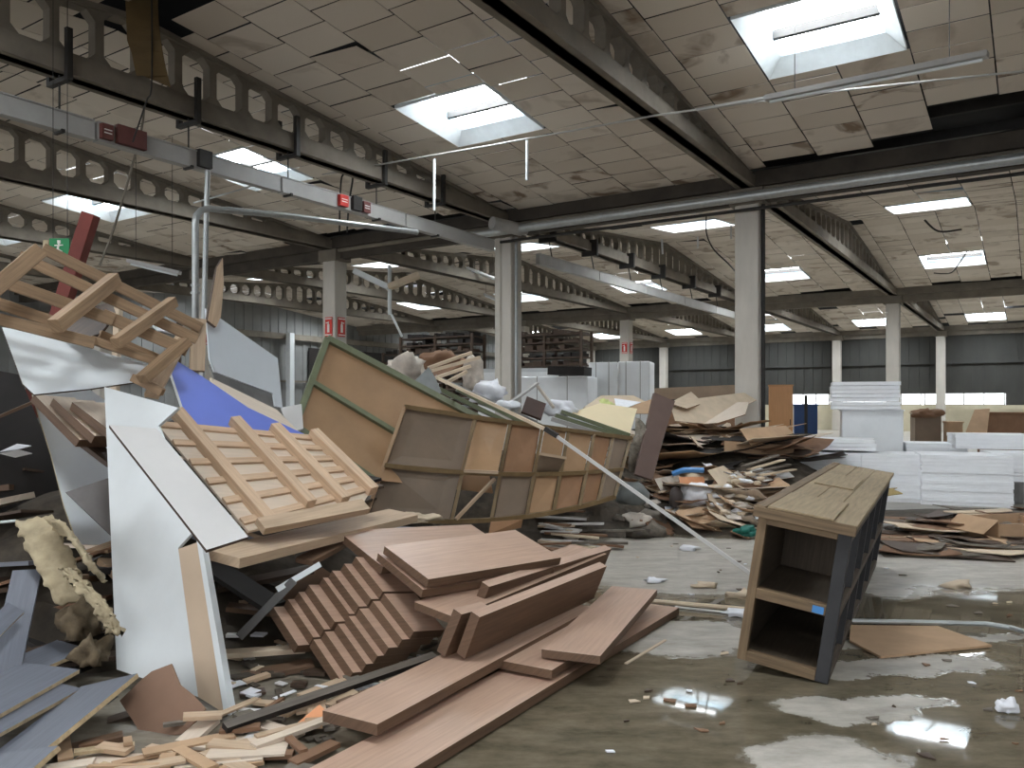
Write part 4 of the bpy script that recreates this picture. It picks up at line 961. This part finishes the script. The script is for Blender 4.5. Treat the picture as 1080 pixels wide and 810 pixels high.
for (a, b, lab) in [((452, 388, 10.2), (497, 372, 10.6), 'thin stick in the jumbled rack behind the panels, highest'), ((455, 391, 10.2), (506, 377, 10.6), 'thin stick in the jumbled rack behind the panels, longest'), ((458, 399, 10.1), (496, 386, 10.4), 'thin stick in the jumbled rack behind the panels, third'), ((470, 404, 10.1), (492, 392, 10.3), 'thin stick in the jumbled rack behind the panels, lowest')]:
    bar('rack_stick', W(*a), W(*b), .05, .04, cardp, lab, 'stick')
plank('brown_board', W(456, 400, 10.5), W(496, 380, 10.9), W(462, 384, 10.9), .02, cardd, 'brown board behind the jumbled sticks', 'board')
crm = mat('crumpled_pale_cloth', (196, 186, 174), .9, 'noise', .3, 7, bump=.5)
for (u, v, d, rx, rz, m, sd, lab) in [(430, 392, 10.4, .26, .24, crm, 11, 'crumpled pale sheet bulging behind the green rimmed panel'), (462, 382, 11.0, .26, .16, cardd, 12, 'crumpled brown paper left of the jumbled sticks'), (498, 396, 10.8, .13, .26, crm, 13, 'crumpled pinkish cloth hanging at the end of the jumbled sticks'),
        (516, 415, 10.6, .22, .16, paper, 14, 'crumpled white plastic in front of the grooved column'), (535, 428, 10.3, .16, .07, paper, 15, 'small white plastic heap on the green steel frame'), (590, 432, 10.9, .2, .12, paper, 16, 'white plastic film heap left of the cream board'), (678, 476, 10.6, .15, .36, mat('pebbly_sack', (132, 124, 112), .95, 'noise', .6, 16, bump=1), 17, 'grey pebbly sack hanging beside the dark leaning board'),
        (440, 546, 7.4, .16, .05, cardp, 18, 'pale crumpled bag end on the lumber beam'), (640, 428, 12.6, .13, .08, lime, 19, 'yellow green plastic bit at the foot of the wrapped block')]:
    lump('crumpled_sheet', W(u, v, d), (rx, rx*.7, rz), m, sd, lab, 'rubbish', rough=.5)
plank('dark_tray', W(550, 434, 10.2), W(571, 442, 10.2), W(564, 421, 10.5), .03, mat('dark_brown_tray', (62, 44, 38), .5), 'small dark brown tray tilted behind the partition', 'tray')
bar('pale_bar', W(537, 426, 10.4), W(567, 404, 10.7), .07, .03, trunk, 'pale bar slanting up beside the small dark tray', 'bar')
bar('pale_bar', W(566, 406, 10.7), W(584, 430, 10.6), .06, .03, crm, 'pale bar slanting down to the right of the small dark tray', 'bar')
# thin pale pole across
o = thing('pale_pole', W(640, 505, 8.0), 'long thin pale pole slanting down across the partition to the floor', 'pole')
mb = MB(); mb.beam(W(462, 399, 9.2), W(580, 455, 7.9), .03, .03); obj('pole_shaft', mb, cardp, o); mb = MB(); mb.beam(W(580, 455, 7.9), G(796, 608, .02), .03, .03); obj('pole_shaft', mb, greyb, o)
mb = MB(); mb.beam(W(575, 452, 7.92), W(588, 460, 7.86), .05, .045); obj('joint_sleeve', mb, steel_dk, o)
# rubble at the foot of the partition
RR = random.Random(31)
for k in range(26):
    u = RR.uniform(600, 700); v = RR.uniform(535, 572); p = G(u, v)
    r = RR.uniform(.05, .16)
    lump('rubble_piece', V((p.x, p.y, HZ(p.x, p.y)+r*.3)), (r*RR.uniform(1, 1.7), r, r*.6), RR.choice([rubb, rubb, crm, rubd, cardd]), 40+k, 'rubbish lump at the right foot of the partition, %s %s' % (('left side', 'middle', 'right side')[min(2, int((u-600)/34))], ('back', 'front')[v > 553]), 'rubble', 'rubbish lumps at the foot of the partition', rough=.55, sub=2, rot=RR.uniform(0, 3))
for k in range(20):
    u = RR.uniform(572, 650); v = RR.uniform(562, 582); p = G(u, v)
    on_heap('weathered_lath', p.x, p.y, RR.uniform(.3, .8), RR.uniform(.04, .08), .02, RR.gauss(-.4, .3), RR.uniform(-.05, .05), RR.choice([rubb, greyb, cardp, cardd]), 'weathered slat on the floor in front of the partition', 'slat', 'weathered slats before the partition', lift=.02*(k % 3))
lump('grey_tub', W(668, 522, 9.6), (.2, .17, .15), mat('grey_tub', (104, 108, 106), .5), 70, 'dull grey rounded tub leaning at the foot of the dark board', 'tub', rough=.12)
# dark leaning board
sheet('dark_leaning_board', [(690, 414), (712, 423), (702, 455), (688, 506), (670, 500), (682, 450)], (W(690, 414, 10.9), W(712, 423, 11.0), W(680, 500, 10.2)), .04, mat('dark_mauve_brown', (98, 78, 70), .6, 'noise', .15, 3), 'dark brown board leaning upright right of the partition', 'board')

# ------------------------------------------------------------------ middle: flattened cardboard heap
CB = [([(706, 425), (720, 422), (785, 414), (798, 422), (745, 447), (712, 444)], (13.2, 14.2, 12.8), cardp, 'large pale cardboard sheet on top of the middle heap'),
      ([(742, 447), (778, 424), (790, 424), (786, 437), (757, 446)], (12.9, 13.6, 12.8), ply, 'pale sheet lying over the right half of the top cardboard'),
      ([(706, 425), (729, 413), (742, 425), (724, 431)], (13.1, 13.6, 13.0), cardp, 'raised pale flap at the left of the top cardboard'),
      ([(780, 452), (829, 449), (837, 457), (792, 470)], (12.0, 12.6, 11.7), cardb, 'ribbed brown cardboard sheet at the right of the middle heap'),
      ([(728, 460), (762, 467), (766, 474), (748, 482), (744, 474), (736, 470)], (11.6, 11.9, 11.4), cardp, 'bent pale cardboard left of the brown box side'),
      ([(764, 465), (838, 470), (836, 482), (764, 476)], (11.9, 12.3, 11.9), cardb, 'long brown box side in the middle heap'),
      ([(783, 500), (818, 485), (838, 503), (806, 508)], (11.0, 11.6, 10.8), greyb, 'grey slatted panel low at the right of the middle heap'),
      ([(746, 496), (763, 491), (785, 508), (760, 514)], (10.7, 11.3, 10.6), cardp, 'pale pinkish card in the colourful rubbish'),
      ([(690, 505), (716, 500), (720, 512), (698, 520)], (10.5, 11.0, 10.4), crm, 'pale crumpled card left of the white bag'),
      ([(716, 503), (742, 503), (746, 515), (718, 514)], (10.5, 10.8, 10.3), orange, 'orange sheet in the colourful rubbish'),
      ([(744, 512), (790, 506), (805, 522), (770, 535), (748, 528)], (10.2, 10.8, 10.0), cardp, 'pale papers right of the white bag'),
      ([(712, 540), (748, 532), (785, 540), (775, 562), (730, 556)], (9.7, 10.2, 9.4), cardb, 'brown cardboard flat at the front of the middle heap'),
      ([(752, 530), (800, 520), (808, 548), (772, 550)], (9.9, 10.3, 9.7), cardp, 'pale cardboard flat behind the wooden bench'),
      ([(770, 560), (806, 550), (808, 572), (790, 568)], (9.2, 9.5, 9.1), cardb, 'brown cardboard scrap touching the wooden bench'),
      ([(676, 545), (712, 548), (716, 558), (690, 562)], (9.6, 9.7, 9.3), cardd, 'dull brown cardboard crumpled under the pale pole')]
for px, (d0, d1, d2), m, lab in CB:
    k_ = len(px)//2
    sheet('cardboard_sheet', px, (W(*px[0], d0), W(*px[k_], d1), W(*px[-1], d2)), .012, m, lab, 'cardboard', edge=cardd)
RC = random.Random(77); k = 0
while k < 120:
    x = RC.uniform(1.4, 6.2); y = RC.uniform(10.2, 15.8); h = HZ(x, y)
    if h < .12: continue
    u = 540+F*x/y
    if u < 668 or u > 850 or (u > 800 and y < 12): continue
    m = RC.choice([cardb, cardp, cardd, cardd, dark, cardb, black, ply])
    lx = RC.uniform(.6, 1.8)
    flap('flattened_box', V((x, y, h+.03+RC.uniform(0, .05))), lx, lx*RC.uniform(.35, .8), RC.gauss(.0, .6), RC.uniform(-.18, .18), RC.uniform(-.14, .14), RC.uniform(.0, .1), .008, k, m, '%s %s flattened cardboard in the middle heap, %s of the photo' % (size_word(lx*.4), tint(m), zone_word(*pxof((x, y, h)))), 'cardboard', 'flattened boxes in the middle heap'); k += 1
k = 0
while k < 34:                                                           # pale litter spread on the near slope
    u = RC.uniform(690, 806); v = RC.uniform(498, 562)
    if v > 500+(u-640)*.45 and u < 720: continue
    y = 11.4-(v-498)/64*1.9; x = (u-540)/F*y; m = RC.choice([cardp, cardp, cardb, crm, paper, cardb]); lx = RC.uniform(.3, .75)
    flap('litter_sheet', V((x, y, max(HZ(x, y), EYE-(v-HOR)/F*y)+.02)), lx, lx*RC.uniform(.5, .9), RC.uniform(0, 3), RC.uniform(-.25, .1), RC.uniform(.05, .35), RC.uniform(.02, .1), .006, 500+k, m, '%s crumpled litter sheet behind the bench, %s, %s' % (tint(m), zone_word(u, v), 'upper' if v < 525 else 'lower'), 'litter', 'litter sheets behind the bench'); k += 1
lump('white_bag', W(734, 524, 10.2), (.22, .16, .16), paper, 81, 'white plastic bag in the colourful rubbish', 'bag', rough=.3)
lump('dark_bucket', W(713, 526, 10.1), (.09, .09, .15), mat('dark_bucket', (72, 64, 62), .5), 82, 'dark round bucket end beside the white bag', 'bucket', rough=.06)
lump('teal_rag', W(788, 561, 9.2), (.12, .08, .06), teal, 83, 'teal plastic rag at the front of the cardboard', 'rag', rough=.6)
cable([(709, 500, 10.9), (722, 496, 10.9), (742, 496, 10.9)], .04, bluep, 'curved bright blue plastic strip above the orange sheet', 'blue_strip', 'plastic strip')
for k in range(26):
    u = RC.uniform(752, 806); v = RC.uniform(500, 548); d = 10.6-(v-500)*.02
    lump('paper_scrap', W(u, v, d), (RC.uniform(.04, .1), .05, .03), RC.choice([paper, cardp, paper, crm]), 100+k, 'small white paper scrap in the colourful rubbish', 'paper', 'white scraps behind the bench', rough=.6, sub=2)
for i in range(4):
    mb = MB(); a = lerp2((788, 500), (822, 489), 0); 
    bar('grey_lath', W(784+6*i, 498+3*i-6, 10.9), W(820+6*i, 486+5*i-6, 11.4), .08, .02, cardp if i % 2 else rubb, 'grey slat in the small fan at the right of the middle heap, %s' % ['first', 'second', 'third', 'fourth'][i], 'slat')
# orange cabinet, blue steel thing and the low beige partition behind
mb = MB(); c0 = W(824, 427, 17.0)
def boxthing(name, u0, v0, u1, v1, d, dp, m, lab, cat, floor=True, yaw=None, extra=None):
    """upright box whose camera side spans the given pixels at distance d, turned like the building"""
    x0, x1 = (u0-540)/F*d, (u1-540)/F*d; zt = EYE-(v0-HOR)/F*d; zb = 0 if floor else EYE-(v1-HOR)/F*d
    yaw = -.3 if yaw is None else yaw; ax = V((math.cos(yaw), math.sin(yaw), 0)); ay = V((-ax.y, ax.x, 0)); wd = (x1-x0)*.96
    cx = V(((x0+x1)/2, d, 0))+ay*dp/2; h = zt-zb
    o = thing(name, cx+V((0, 0, zb)), lab, cat); return o, cx+V((0, 0, zb)), ax, ay, wd, h
o, c, ax, ay, wd, h = boxthing('orange_cabinet', 811, 407, 836, 447, 17, .5, pine, 'tall orange brown cabinet standing beyond the middle heap', 'cabinet')
ocm = mat('orange_cabinet_laminate', (196, 146, 100), .5, 'grain', .12)
mb = MB(); mb.box(c+V((0, 0, h/2)), ax*wd/2, ay*.25, V((0, 0, h/2))); obj('carcass', mb, ocm, o, bev=.004)
mb = MB(); mb.box(c+V((0, 0, h+.012)), ax*(wd/2+.015), ay*.27, V((0, 0, .012))); obj('top_board', mb, ocm, o)
mb = MB(); mb.box(c-ay*.255+V((0, 0, h/2)), ax*(wd/2-.02), ay*.008, V((0, 0, h/2-.03))); dr = obj('door', mb, ocm, o)
mb = MB(); mb.box(c-ay*.27+ax*(wd/2-.05)+V((0, 0, h*.6)), ax*.008, ay*.012, V((0, 0, .06))); obj('handle', mb, steel_dk, dr)
o, c, ax, ay, wd, h = boxthing('blue_bin', 838, 428, 862, 449, 19, .6, deepblue, 'deep blue steel container behind the orange cabinet', 'container')
mb = MB(); mb.box(c+V((0, 0, h/2)), ax*wd/2, ay*.3, V((0, 0, h/2))); obj('body', mb, deepblue, o, bev=.01)
mb = MB(); mb.box(c+V((0, 0, h+.02)), ax*(wd/2+.02), ay*.32, V((0, 0, .02))); obj('rim', mb, deepblue, o); mb = MB(); mb.beam(c-ay*.31+V((0, 0, .1)), c-ay*.31+V((0, 0, h+.25)), .07, .03, up=ay); obj('post', mb, steel_dk, o)
mb = MB(); mb.beam(BP(24, -4.5, .65), BP(24, -1.2, .65), .12, 1.3); tag(obj('low_partition', mb, beige), 'low beige partition wall in front of the daylit strip', 'partition')
bar('brown_screen', W(686, 416, 24), W(778, 412, 24), .1, .35, hard2, 'long brown panel standing across behind the middle heap', 'panel')
bar('brown_crate_row', W(686, 449, 23.5), W(778, 447, 23.5), .8, 1.3, cardd, 'brown crates row under the long brown panel behind the middle heap', 'crate')

# wrapped white blocks and counter in the distance
for (u0, v0, u1, v1, d, dp, lab, nm) in [(546, 397, 622, 432, 19, 1.2, 'long white wrapped block right of the grooved column', 'wrapped_block'), (620, 382, 652, 424, 20, .9, 'taller white wrapped block, left of the pair', 'wrapped_block'), (651, 381, 686, 424, 20, .9, 'taller white wrapped block, right of the pair', 'wrapped_block'), (500, 389, 583, 396, 22, 1.0, 'white topped counter behind the grooved column', 'counter')]:
    o, c, ax, ay, wd, h = boxthing(nm, u0, v0, u1, v1, d, dp, wrap, lab, 'block' if nm != 'counter' else 'counter')
    mb = MB(); mb.box(c+V((0, 0, h/2)), ax*wd/2, ay*dp/2, V((0, 0, h/2))); obj('body', mb, wrap, o, bev=.03)
    if nm == 'counter': mb = MB(); mb.box(c+V((0, 0, h-.04)), ax*(wd/2+.03), ay*(dp/2+.03), V((0, 0, .05))); obj('top', mb, whiteb, o)
    else:
        mb = MB()
        for q in (-.25, .2): mb.box(c+ax*wd*q+V((0, 0, h/2)), ax*.012, ay*(dp/2+.006), V((0, 0, h/2+.006)))
        obj('strap', mb, trunk, o)
bar('black_roll', W(582, 391, 18.8), W(620, 392, 18.4), .5, .2, black, 'black covered bundle on top of the long white wrapped block', 'bundle')
# dark storage racks far left of the middle
def rack(s, l, wd, h, n, lab):
    o = thing('storage_rack', BP(s, l, 0), lab, 'rack', None); 
    for a in (-1, 0, 1):
        for b in (-.4, .4):
            mb = MB(); mb.beam(BP(s+b, l+a*wd/2, 0), BP(s+b, l+a*wd/2, h), .09, .09, up=ES); obj('upright', mb, dark, o)
    for i in range(n):
        z = .4+i*(h-.5)/(n-1); mb = MB(); mb.box(BP(s, l, z), EL*wd/2, ES*.45, V((0, 0, .025))); sh = obj('shelf', mb, dark, o)
        mb = MB(); x = -wd/2+.1
        rr = random.Random(i+int(l*10))
        while x < wd/2-.2:
            w_ = rr.uniform(.1, .4); hh = rr.uniform(.03, .2)
            mb.box(BP(s+rr.uniform(-.1, .1), l+x+w_/2, z+.025+hh/2), EL*w_/2*.95, ES*.35, V((0, 0, hh/2))); x += w_+rr.uniform(0, .2)
        q = obj('stored_stock', mb, rr.choice([dark, black, dark]), sh); q['kind'] = 'stuff'
rack(9.6, 14.6, 3.4, 4.1, 14, 'tall dark rack of dark stock left of the grooved column')
rack(10.9, 10.6, 3.0, 4.1, 14, 'tall dark rack of dark stock right behind the grooved column')
rack(13.0, 18.6, 3.4, 3.8, 9, 'tall dark rack of dark stock furthest left')

# ------------------------------------------------------------------ right: white foam stacks
ORD = ['topmost']+[w_+' from top' for w_ in 'second third fourth fifth sixth seventh eighth ninth tenth eleventh twelfth thirteenth fourteenth fifteenth'.split()]
def foam_stack(u, v, d, w_, l_, n, th, yaw, z0, lab, grp, gap=.0015, jit=.008, seed=1):
    rr = random.Random(seed); x = (u-540)/F*d; ax = V((math.cos(yaw), math.sin(yaw), 0)); ay = V((-ax.y, ax.x, 0))
    c = V((x, d, 0))+ax*w_/2+ay*l_/2
    for i in range(n):
        mb = MB(); q = c+ax*rr.uniform(-jit, jit)+ay*rr.uniform(-jit, jit)+V((0, 0, z0+(th+gap)*i+th/2))
        mb.box(q, ax*w_/2, ay*l_/2, V((0, 0, th/2))); tag(obj('foam_sheet', mb, foam, bev=.004), lab+', '+(ORD[n-1-i] if i else 'lowest'), 'foam sheet', grp)
YW = -.35
foam_stack(972, 480, 12.3, 1.22, 1.0, 14, .053, YW, 0, 'white foam sheet in the square stack behind the cabinet corner at right', 'foam sheets in the front right stack', seed=1)
foam_stack(909, 480, 12.75, .98, .9, 14, .052, YW, 0, 'white foam sheet in the square stack just behind the bench top', 'foam sheets in the front middle stack', seed=2)
foam_stack(841, 480, 13.2, 1.15, .9, 13, .056, YW, 0, 'white foam sheet in the square stack left of the bench top', 'foam sheets in the front left stack', seed=3)
foam_stack(838, 470, 13.3, 1.25, .95, 3, .055, YW-.06, .785, 'loose white foam sheet on top of the left square stack', 'loose foam sheets on the left stack', jit=.05, gap=.006, seed=4)
foam_stack(1008, 460, 13.6, 1.15, .9, 4, .06, YW, .78, 'white foam sheet in the small stack at the far right', 'foam sheets in the small far right pile', seed=5)
foam_stack(1046, 480, 12.6, .9, .9, 13, .058, YW, 0, 'greyish foam sheet in the stack at the right edge', 'foam sheets at the right edge', seed=9)
foam_stack(956, 470, 14.2, .95, .8, 15, .055, YW, 0, 'white foam sheet in the stack behind the front right one', 'foam sheets in the back right stack', seed=10)
o, c, ax, ay, wd, h = boxthing('white_crate', 889, 432, 951, 475, 14.5, .9, wrap, 'smooth white wrapped block carrying the tallest foam stack', 'block', yaw=YW)
mb = MB(); mb.box(c+V((0, 0, h/2)), ax*wd/2, ay*.45, V((0, 0, h/2))); obj('body', mb, wrap, o, bev=.02)
mb = MB(); mb.box(c+V((0, 0, h-.012)), ax*(wd/2+.02), ay*.47, V((0, 0, .012))); obj('lid', mb, foam, o)
foam_stack(877, 402, 14.6, 1.13, 1.0, 7, .066, YW, h+.002, 'white foam sheet in the tallest stack beside the right hand column', 'foam sheets in the tallest stack', gap=.006, jit=.02, seed=6)
mb = MB(); p = G(1064, 530, .0); mb.cyl(p+V((0, 0, 0)), p+V((0, 0, .33)), .2, 20); tag(obj('grey_drum', mb, mat('grey_drum', (118, 118, 116), .6)), 'small dull grey drum at the right edge below the foam stack', 'drum')
mb = MB(); mb.box(G(1026, 556, .06), V((.12, 0, 0)), V((0, .1, 0)), V((0, 0, .07))); tag(obj('glass_block', mb, mat('pale_blue_plastic_box', (176, 190, 210), .3), bev=.01), 'small pale blue plastic box in front of the foam stacks', 'box')
# open cardboard box at the right edge
o = thing('cardboard_box', G(1070, 575, 0), 'open brown cardboard box at the right edge of the floor debris', 'box')
bx = G(1068, 572, 0)+V((.15, .3, 0)); ax = V((math.cos(.2), math.sin(.2), 0)); ay = V((-ax.y, ax.x, 0))
for nm_, cc, a_, b_, h_ in [('side', -ay*.3, ax*.42, ay*.006, .2), ('side', ay*.3, ax*.42, ay*.006, .22), ('side', -ax*.42, ax*.006, ay*.3, .24), ('side', ax*.42, ax*.006, ay*.3, .2)]:
    mb = MB(); mb.box(bx+cc+V((0, 0, h_/2+.01)), a_, b_, V((0, 0, h_/2))); obj(nm_, mb, cardb, o)
mb = MB(); mb.box(bx+V((0, 0, .012)), ax*.42, ay*.3, V((0, 0, .006))); obj('bottom', mb, cardd, o)
mb = MB(); mb.poly([bx-ax*.42-ay*.3+V((0, 0, .25)), bx-ax*.42+ay*.3+V((0, 0, .25)), bx-ax*.6+ay*.28+V((0, 0, .1)), bx-ax*.6-ay*.28+V((0, 0, .1))], V((0, 0, .006))); obj('flap', mb, cardb, o)
# flat layered debris under and before the stacks
RD = random.Random(15)
for k in range(42):
    u = RD.uniform(928, 1110); v = RD.uniform(548, 588); p = G(u, v); 
    flap('flat_scrap', V((p.x, p.y, .02+(588-v)/40*.16*RD.random()+.01*(k % 4))), RD.uniform(.5, 1.3), RD.uniform(.25, .6), RD.gauss(-.1, .35), RD.uniform(-.05, .05), RD.uniform(-.05, .05), RD.uniform(0, .04), .01, 300+k, (mm_ := RD.choice([cardb, cardd, dark, rubb, cardp, cardd])),
         '%s flat scrap before the foam stacks, %s of the photo' % (tint(mm_), zone_word(u, v)), 'board scrap', 'flat scraps before the foam stacks')
flap('yellow_scrap', V((5.0, 11.6, .3)), .9, .4, -.2, .05, .1, .06, .012, 401, mat('ochre_card', (160, 140, 92), .8), 'ochre yellow card on the flat scraps before the foam stacks', 'cardboard')
# brown furniture beyond the right stacks
for (u0, v0, u1, v1, d, dp, m, lab, nm) in [(966, 436, 992, 470, 17, .6, hard2, 'brown crate right of the right hand column', 'brown_crate'), (1042, 436, 1085, 470, 18, .8, cardd, 'low brown chest at the right edge beyond the foam stacks', 'brown_chest'), (1000, 446, 1015, 466, 16.5, .4, cardb, 'small cardboard box right of the brown crate', 'cardboard_box')]:
    o, c, ax, ay, wd, h = boxthing(nm, u0, v0, u1, v1, d, dp, m, lab, 'box', yaw=-.3)
    mb = MB(); mb.box(c+V((0, 0, h/2)), ax*wd/2, ay*dp/2, V((0, 0, h/2))); obj('body', mb, m, o, bev=.01)
    mb = MB(); mb.box(c+V((0, 0, h+.01)), ax*(wd/2+.02), ay*(dp/2+.02), V((0, 0, .015))); obj('lid', mb, cardp if nm == 'brown_crate' else m, o)
sheet('leaning_card', [(1016, 462), (1028, 432), (1044, 431), (1040, 466)], (W(1016, 462, 15.5), W(1028, 432, 16), W(1040, 466, 15.4)), .04, cardb, 'upright brown board leaning beyond the far right foam pile', 'board')
lump('brown_bundle', W(978, 436, 16.6), (.24, .2, .12), cardd, 90, 'crumpled brown bundle on top of the brown crate', 'bundle', rough=.5)

# ------------------------------------------------------------------ the leaning wooden bench on the right
o = thing('wooden_bench_unit', G(835, 705, 0), 'worn wooden two-bay shelf unit standing askew on the wet floor at right', 'shelf unit')
fr = V((1.735, 4.43, 0.0))                                              # front right foot
al = V((.471, .882, 0)).normalized()                                     # along its length, away from the viewer
ac = V((-al.y, al.x, 0))                                                # across, to the left
lean = math.radians(8.5)
acl = (ac*math.cos(lean)+V((0, 0, 1))*math.sin(lean)); upl = (V((0, 0, 1))*math.cos(lean)-ac*math.sin(lean))
Wc, Hc, Lc = .50, .87, 3.7
def CB_(a, x, z): return fr+al*a+acl*x+upl*z                            # a back, x from right to left, z up
def cbox(name, a0, a1, x0, x1, z0, z1, m, bev=.004, lab=None):
    mb = MB(); mb.box(CB_((a0+a1)/2, (x0+x1)/2, (z0+z1)/2), al*(a1-a0)/2, acl*(x1-x0)/2, upl*(z1-z0)/2)
    q = obj(name, mb, m, o, bev=bev)
    if lab: q['label'] = lab
    return q
tp = .045
cbox('front_post', 0, .06, Wc-.05, Wc, 0, Hc, cabw); cbox('front_post', 0, .06, 0, .07, 0, Hc, cabg, lab='dark grey front post')
cbox('front_rail', 0, .05, .07, Wc-.05, Hc-.07, Hc, cabw); cbox('front_rail', 0, .05, .07, Wc-.05, .0, .06, cabw)
cbox('middle_rail', 0, .055, .07, Wc-.05, .37, .43, cabw)
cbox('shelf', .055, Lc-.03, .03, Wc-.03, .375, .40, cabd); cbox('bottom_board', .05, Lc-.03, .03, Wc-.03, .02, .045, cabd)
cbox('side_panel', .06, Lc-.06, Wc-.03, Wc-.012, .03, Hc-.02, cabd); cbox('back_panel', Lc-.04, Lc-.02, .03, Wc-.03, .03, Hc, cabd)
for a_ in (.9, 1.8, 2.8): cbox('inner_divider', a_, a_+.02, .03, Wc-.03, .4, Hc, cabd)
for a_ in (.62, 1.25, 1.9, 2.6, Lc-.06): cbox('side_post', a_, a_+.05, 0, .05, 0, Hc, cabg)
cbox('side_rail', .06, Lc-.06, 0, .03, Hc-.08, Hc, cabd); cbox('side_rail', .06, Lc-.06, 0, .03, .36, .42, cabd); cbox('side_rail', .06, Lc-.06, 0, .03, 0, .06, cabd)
for a_ in (.16, .7, 1.33, 2.0, 2.8): cbox('side_board', a_, a_+.38, .03, .045, .05, .36, black)  # black boards put the deep shade of this side into the colour
cbox('rear_post', Lc-.06, Lc, Wc-.05, Wc, 0, Hc, cabw)
cbox('blue_tape', -.004, 0, .08, .14, .375, .415, bluep, bev=0, lab='scrap of blue tape')
for i, (x0, x1) in enumerate([(-.02, .14), (.144, .30), (.304, .46)]):
    cbox('top_board', -.03, Lc+.02, x0, x1, Hc, Hc+.03, cabt)
cbox('top_lip', -.03, Lc+.02, .464, .525, Hc, Hc+.035, cabw); cbox('top_patch', -.04, .75, .10, .45, Hc+.031, Hc+.045, cabt); cbox('top_patch', 1.6, 2.5, .15, .42, Hc+.031, Hc+.042, cabt)
cbox('front_lip', -.045, -.03, -.02, .525, Hc-.03, Hc+.03, cabw)
mb = MB(); mb.poly([G(805, 700, .0)+V((.0, .1, 0)), G(860, 712, 0)+V((0, .2, 0)), G(850, 700, 0)+V((0, .4, 0)), G(812, 690, 0)+V((0, .3, 0))], V((0, 0, .05))); tag(obj('shadow_wedge', mb, black), 'black wedge painting the shadow under the raised left side of the shelf unit', 'wedge')  # black shape paints the shade under the unit's raised side

# ------------------------------------------------------------------ things on the open floor
z = .012
mb = MB(); mb.poly([G(*p, .02) for p in [(897, 659), (989, 660), (1046, 680), (929, 692), (896, 675)]], (0, 0, -.015)); tag(obj('flat_board', mb, cardb), 'five sided brown board lying flat right of the shelf unit', 'board')
mb = MB(); mb.tube([G(898, 655, .04), G(960, 656, .04), G(1040, 658, .04), G(1066, 662, .04), G(1100, 672, .04)], .018, 8); tag(obj('floor_pipe', mb, galv), 'bent pipe lying on the floor right of the shelf unit', 'pipe')
bar('floor_lath', G(893, 654, .02), G(960, 659, .02), .03, .02, dark, 'short dark lath beside the bent floor pipe', 'lath')
mb = MB(); mb.tube([G(640, 632, .05), G(690, 634, .04), G(792, 643, .03)], .017, 8); tag(obj('floor_pipe', mb, cardp), 'pale pipe on the floor running from the plank ends to the shelf unit', 'pipe')
bar('floor_lath', G(712, 640, .01), G(786, 648, .01), .02, .012, greyb, 'thin lath parallel to the pale floor pipe', 'lath')
bar('floor_lath', G(660, 700, .004), G(702, 675, .004), .02, .008, cardp, 'thin faint lath on the wet floor right of the short top plank', 'lath')
lump('crumpled_paper', G(1062, 745, .03), (.05, .04, .04), paper, 201, 'crumpled white paper ball on the wet floor at the lower right', 'paper', rough=.5)
for (u, v, r, lab) in [(727, 578, .1, 'white crumpled scrap on the open floor, below the cardboard'), (742, 617, .09, 'white crumpled scrap on the open floor, nearest the shelf unit'), (783, 628, .12, 'white crumpled film at the left foot of the shelf unit'), (690, 612, .08, 'white crumpled scrap right of the boards on edge'), (1010, 617, .12, 'thin pale scrap on the floor at right'), (778, 647, .1, 'flat pale scrap behind the pale floor pipe')]:
    lump('crumpled_scrap', G(u, v, .02), (r, r*.6, r*.3), RD.choice([paper, cardp, paper]), int(u), lab, 'scrap', rough=.7, sub=2)
for k in range(90):
    u = RD.uniform(640, 1100); v = 570+RD.random()**1.5*230; p = G(u, v, .004)
    if 790 < u < 915 and v > 560: continue
    r = RD.uniform(.006, .022)
    mb = MB(); mb.poly([p+V((RD.uniform(-1, 1)*r, RD.uniform(-1, 1)*r, 0))+V((a*r*1.4, b*r, 0)) for a, b in ((-1, -1), (1, -1), (1, 1), (-1, 1))], (0, 0, .006)); m = RD.choice([cardp, rubb, paper, cardd, dark]); tag(obj('floor_crumb', mb, m), '%s crumb on the open floor, %s' % (tint(m), zone_word(u, v)), 'debris', 'crumbs on the open floor')
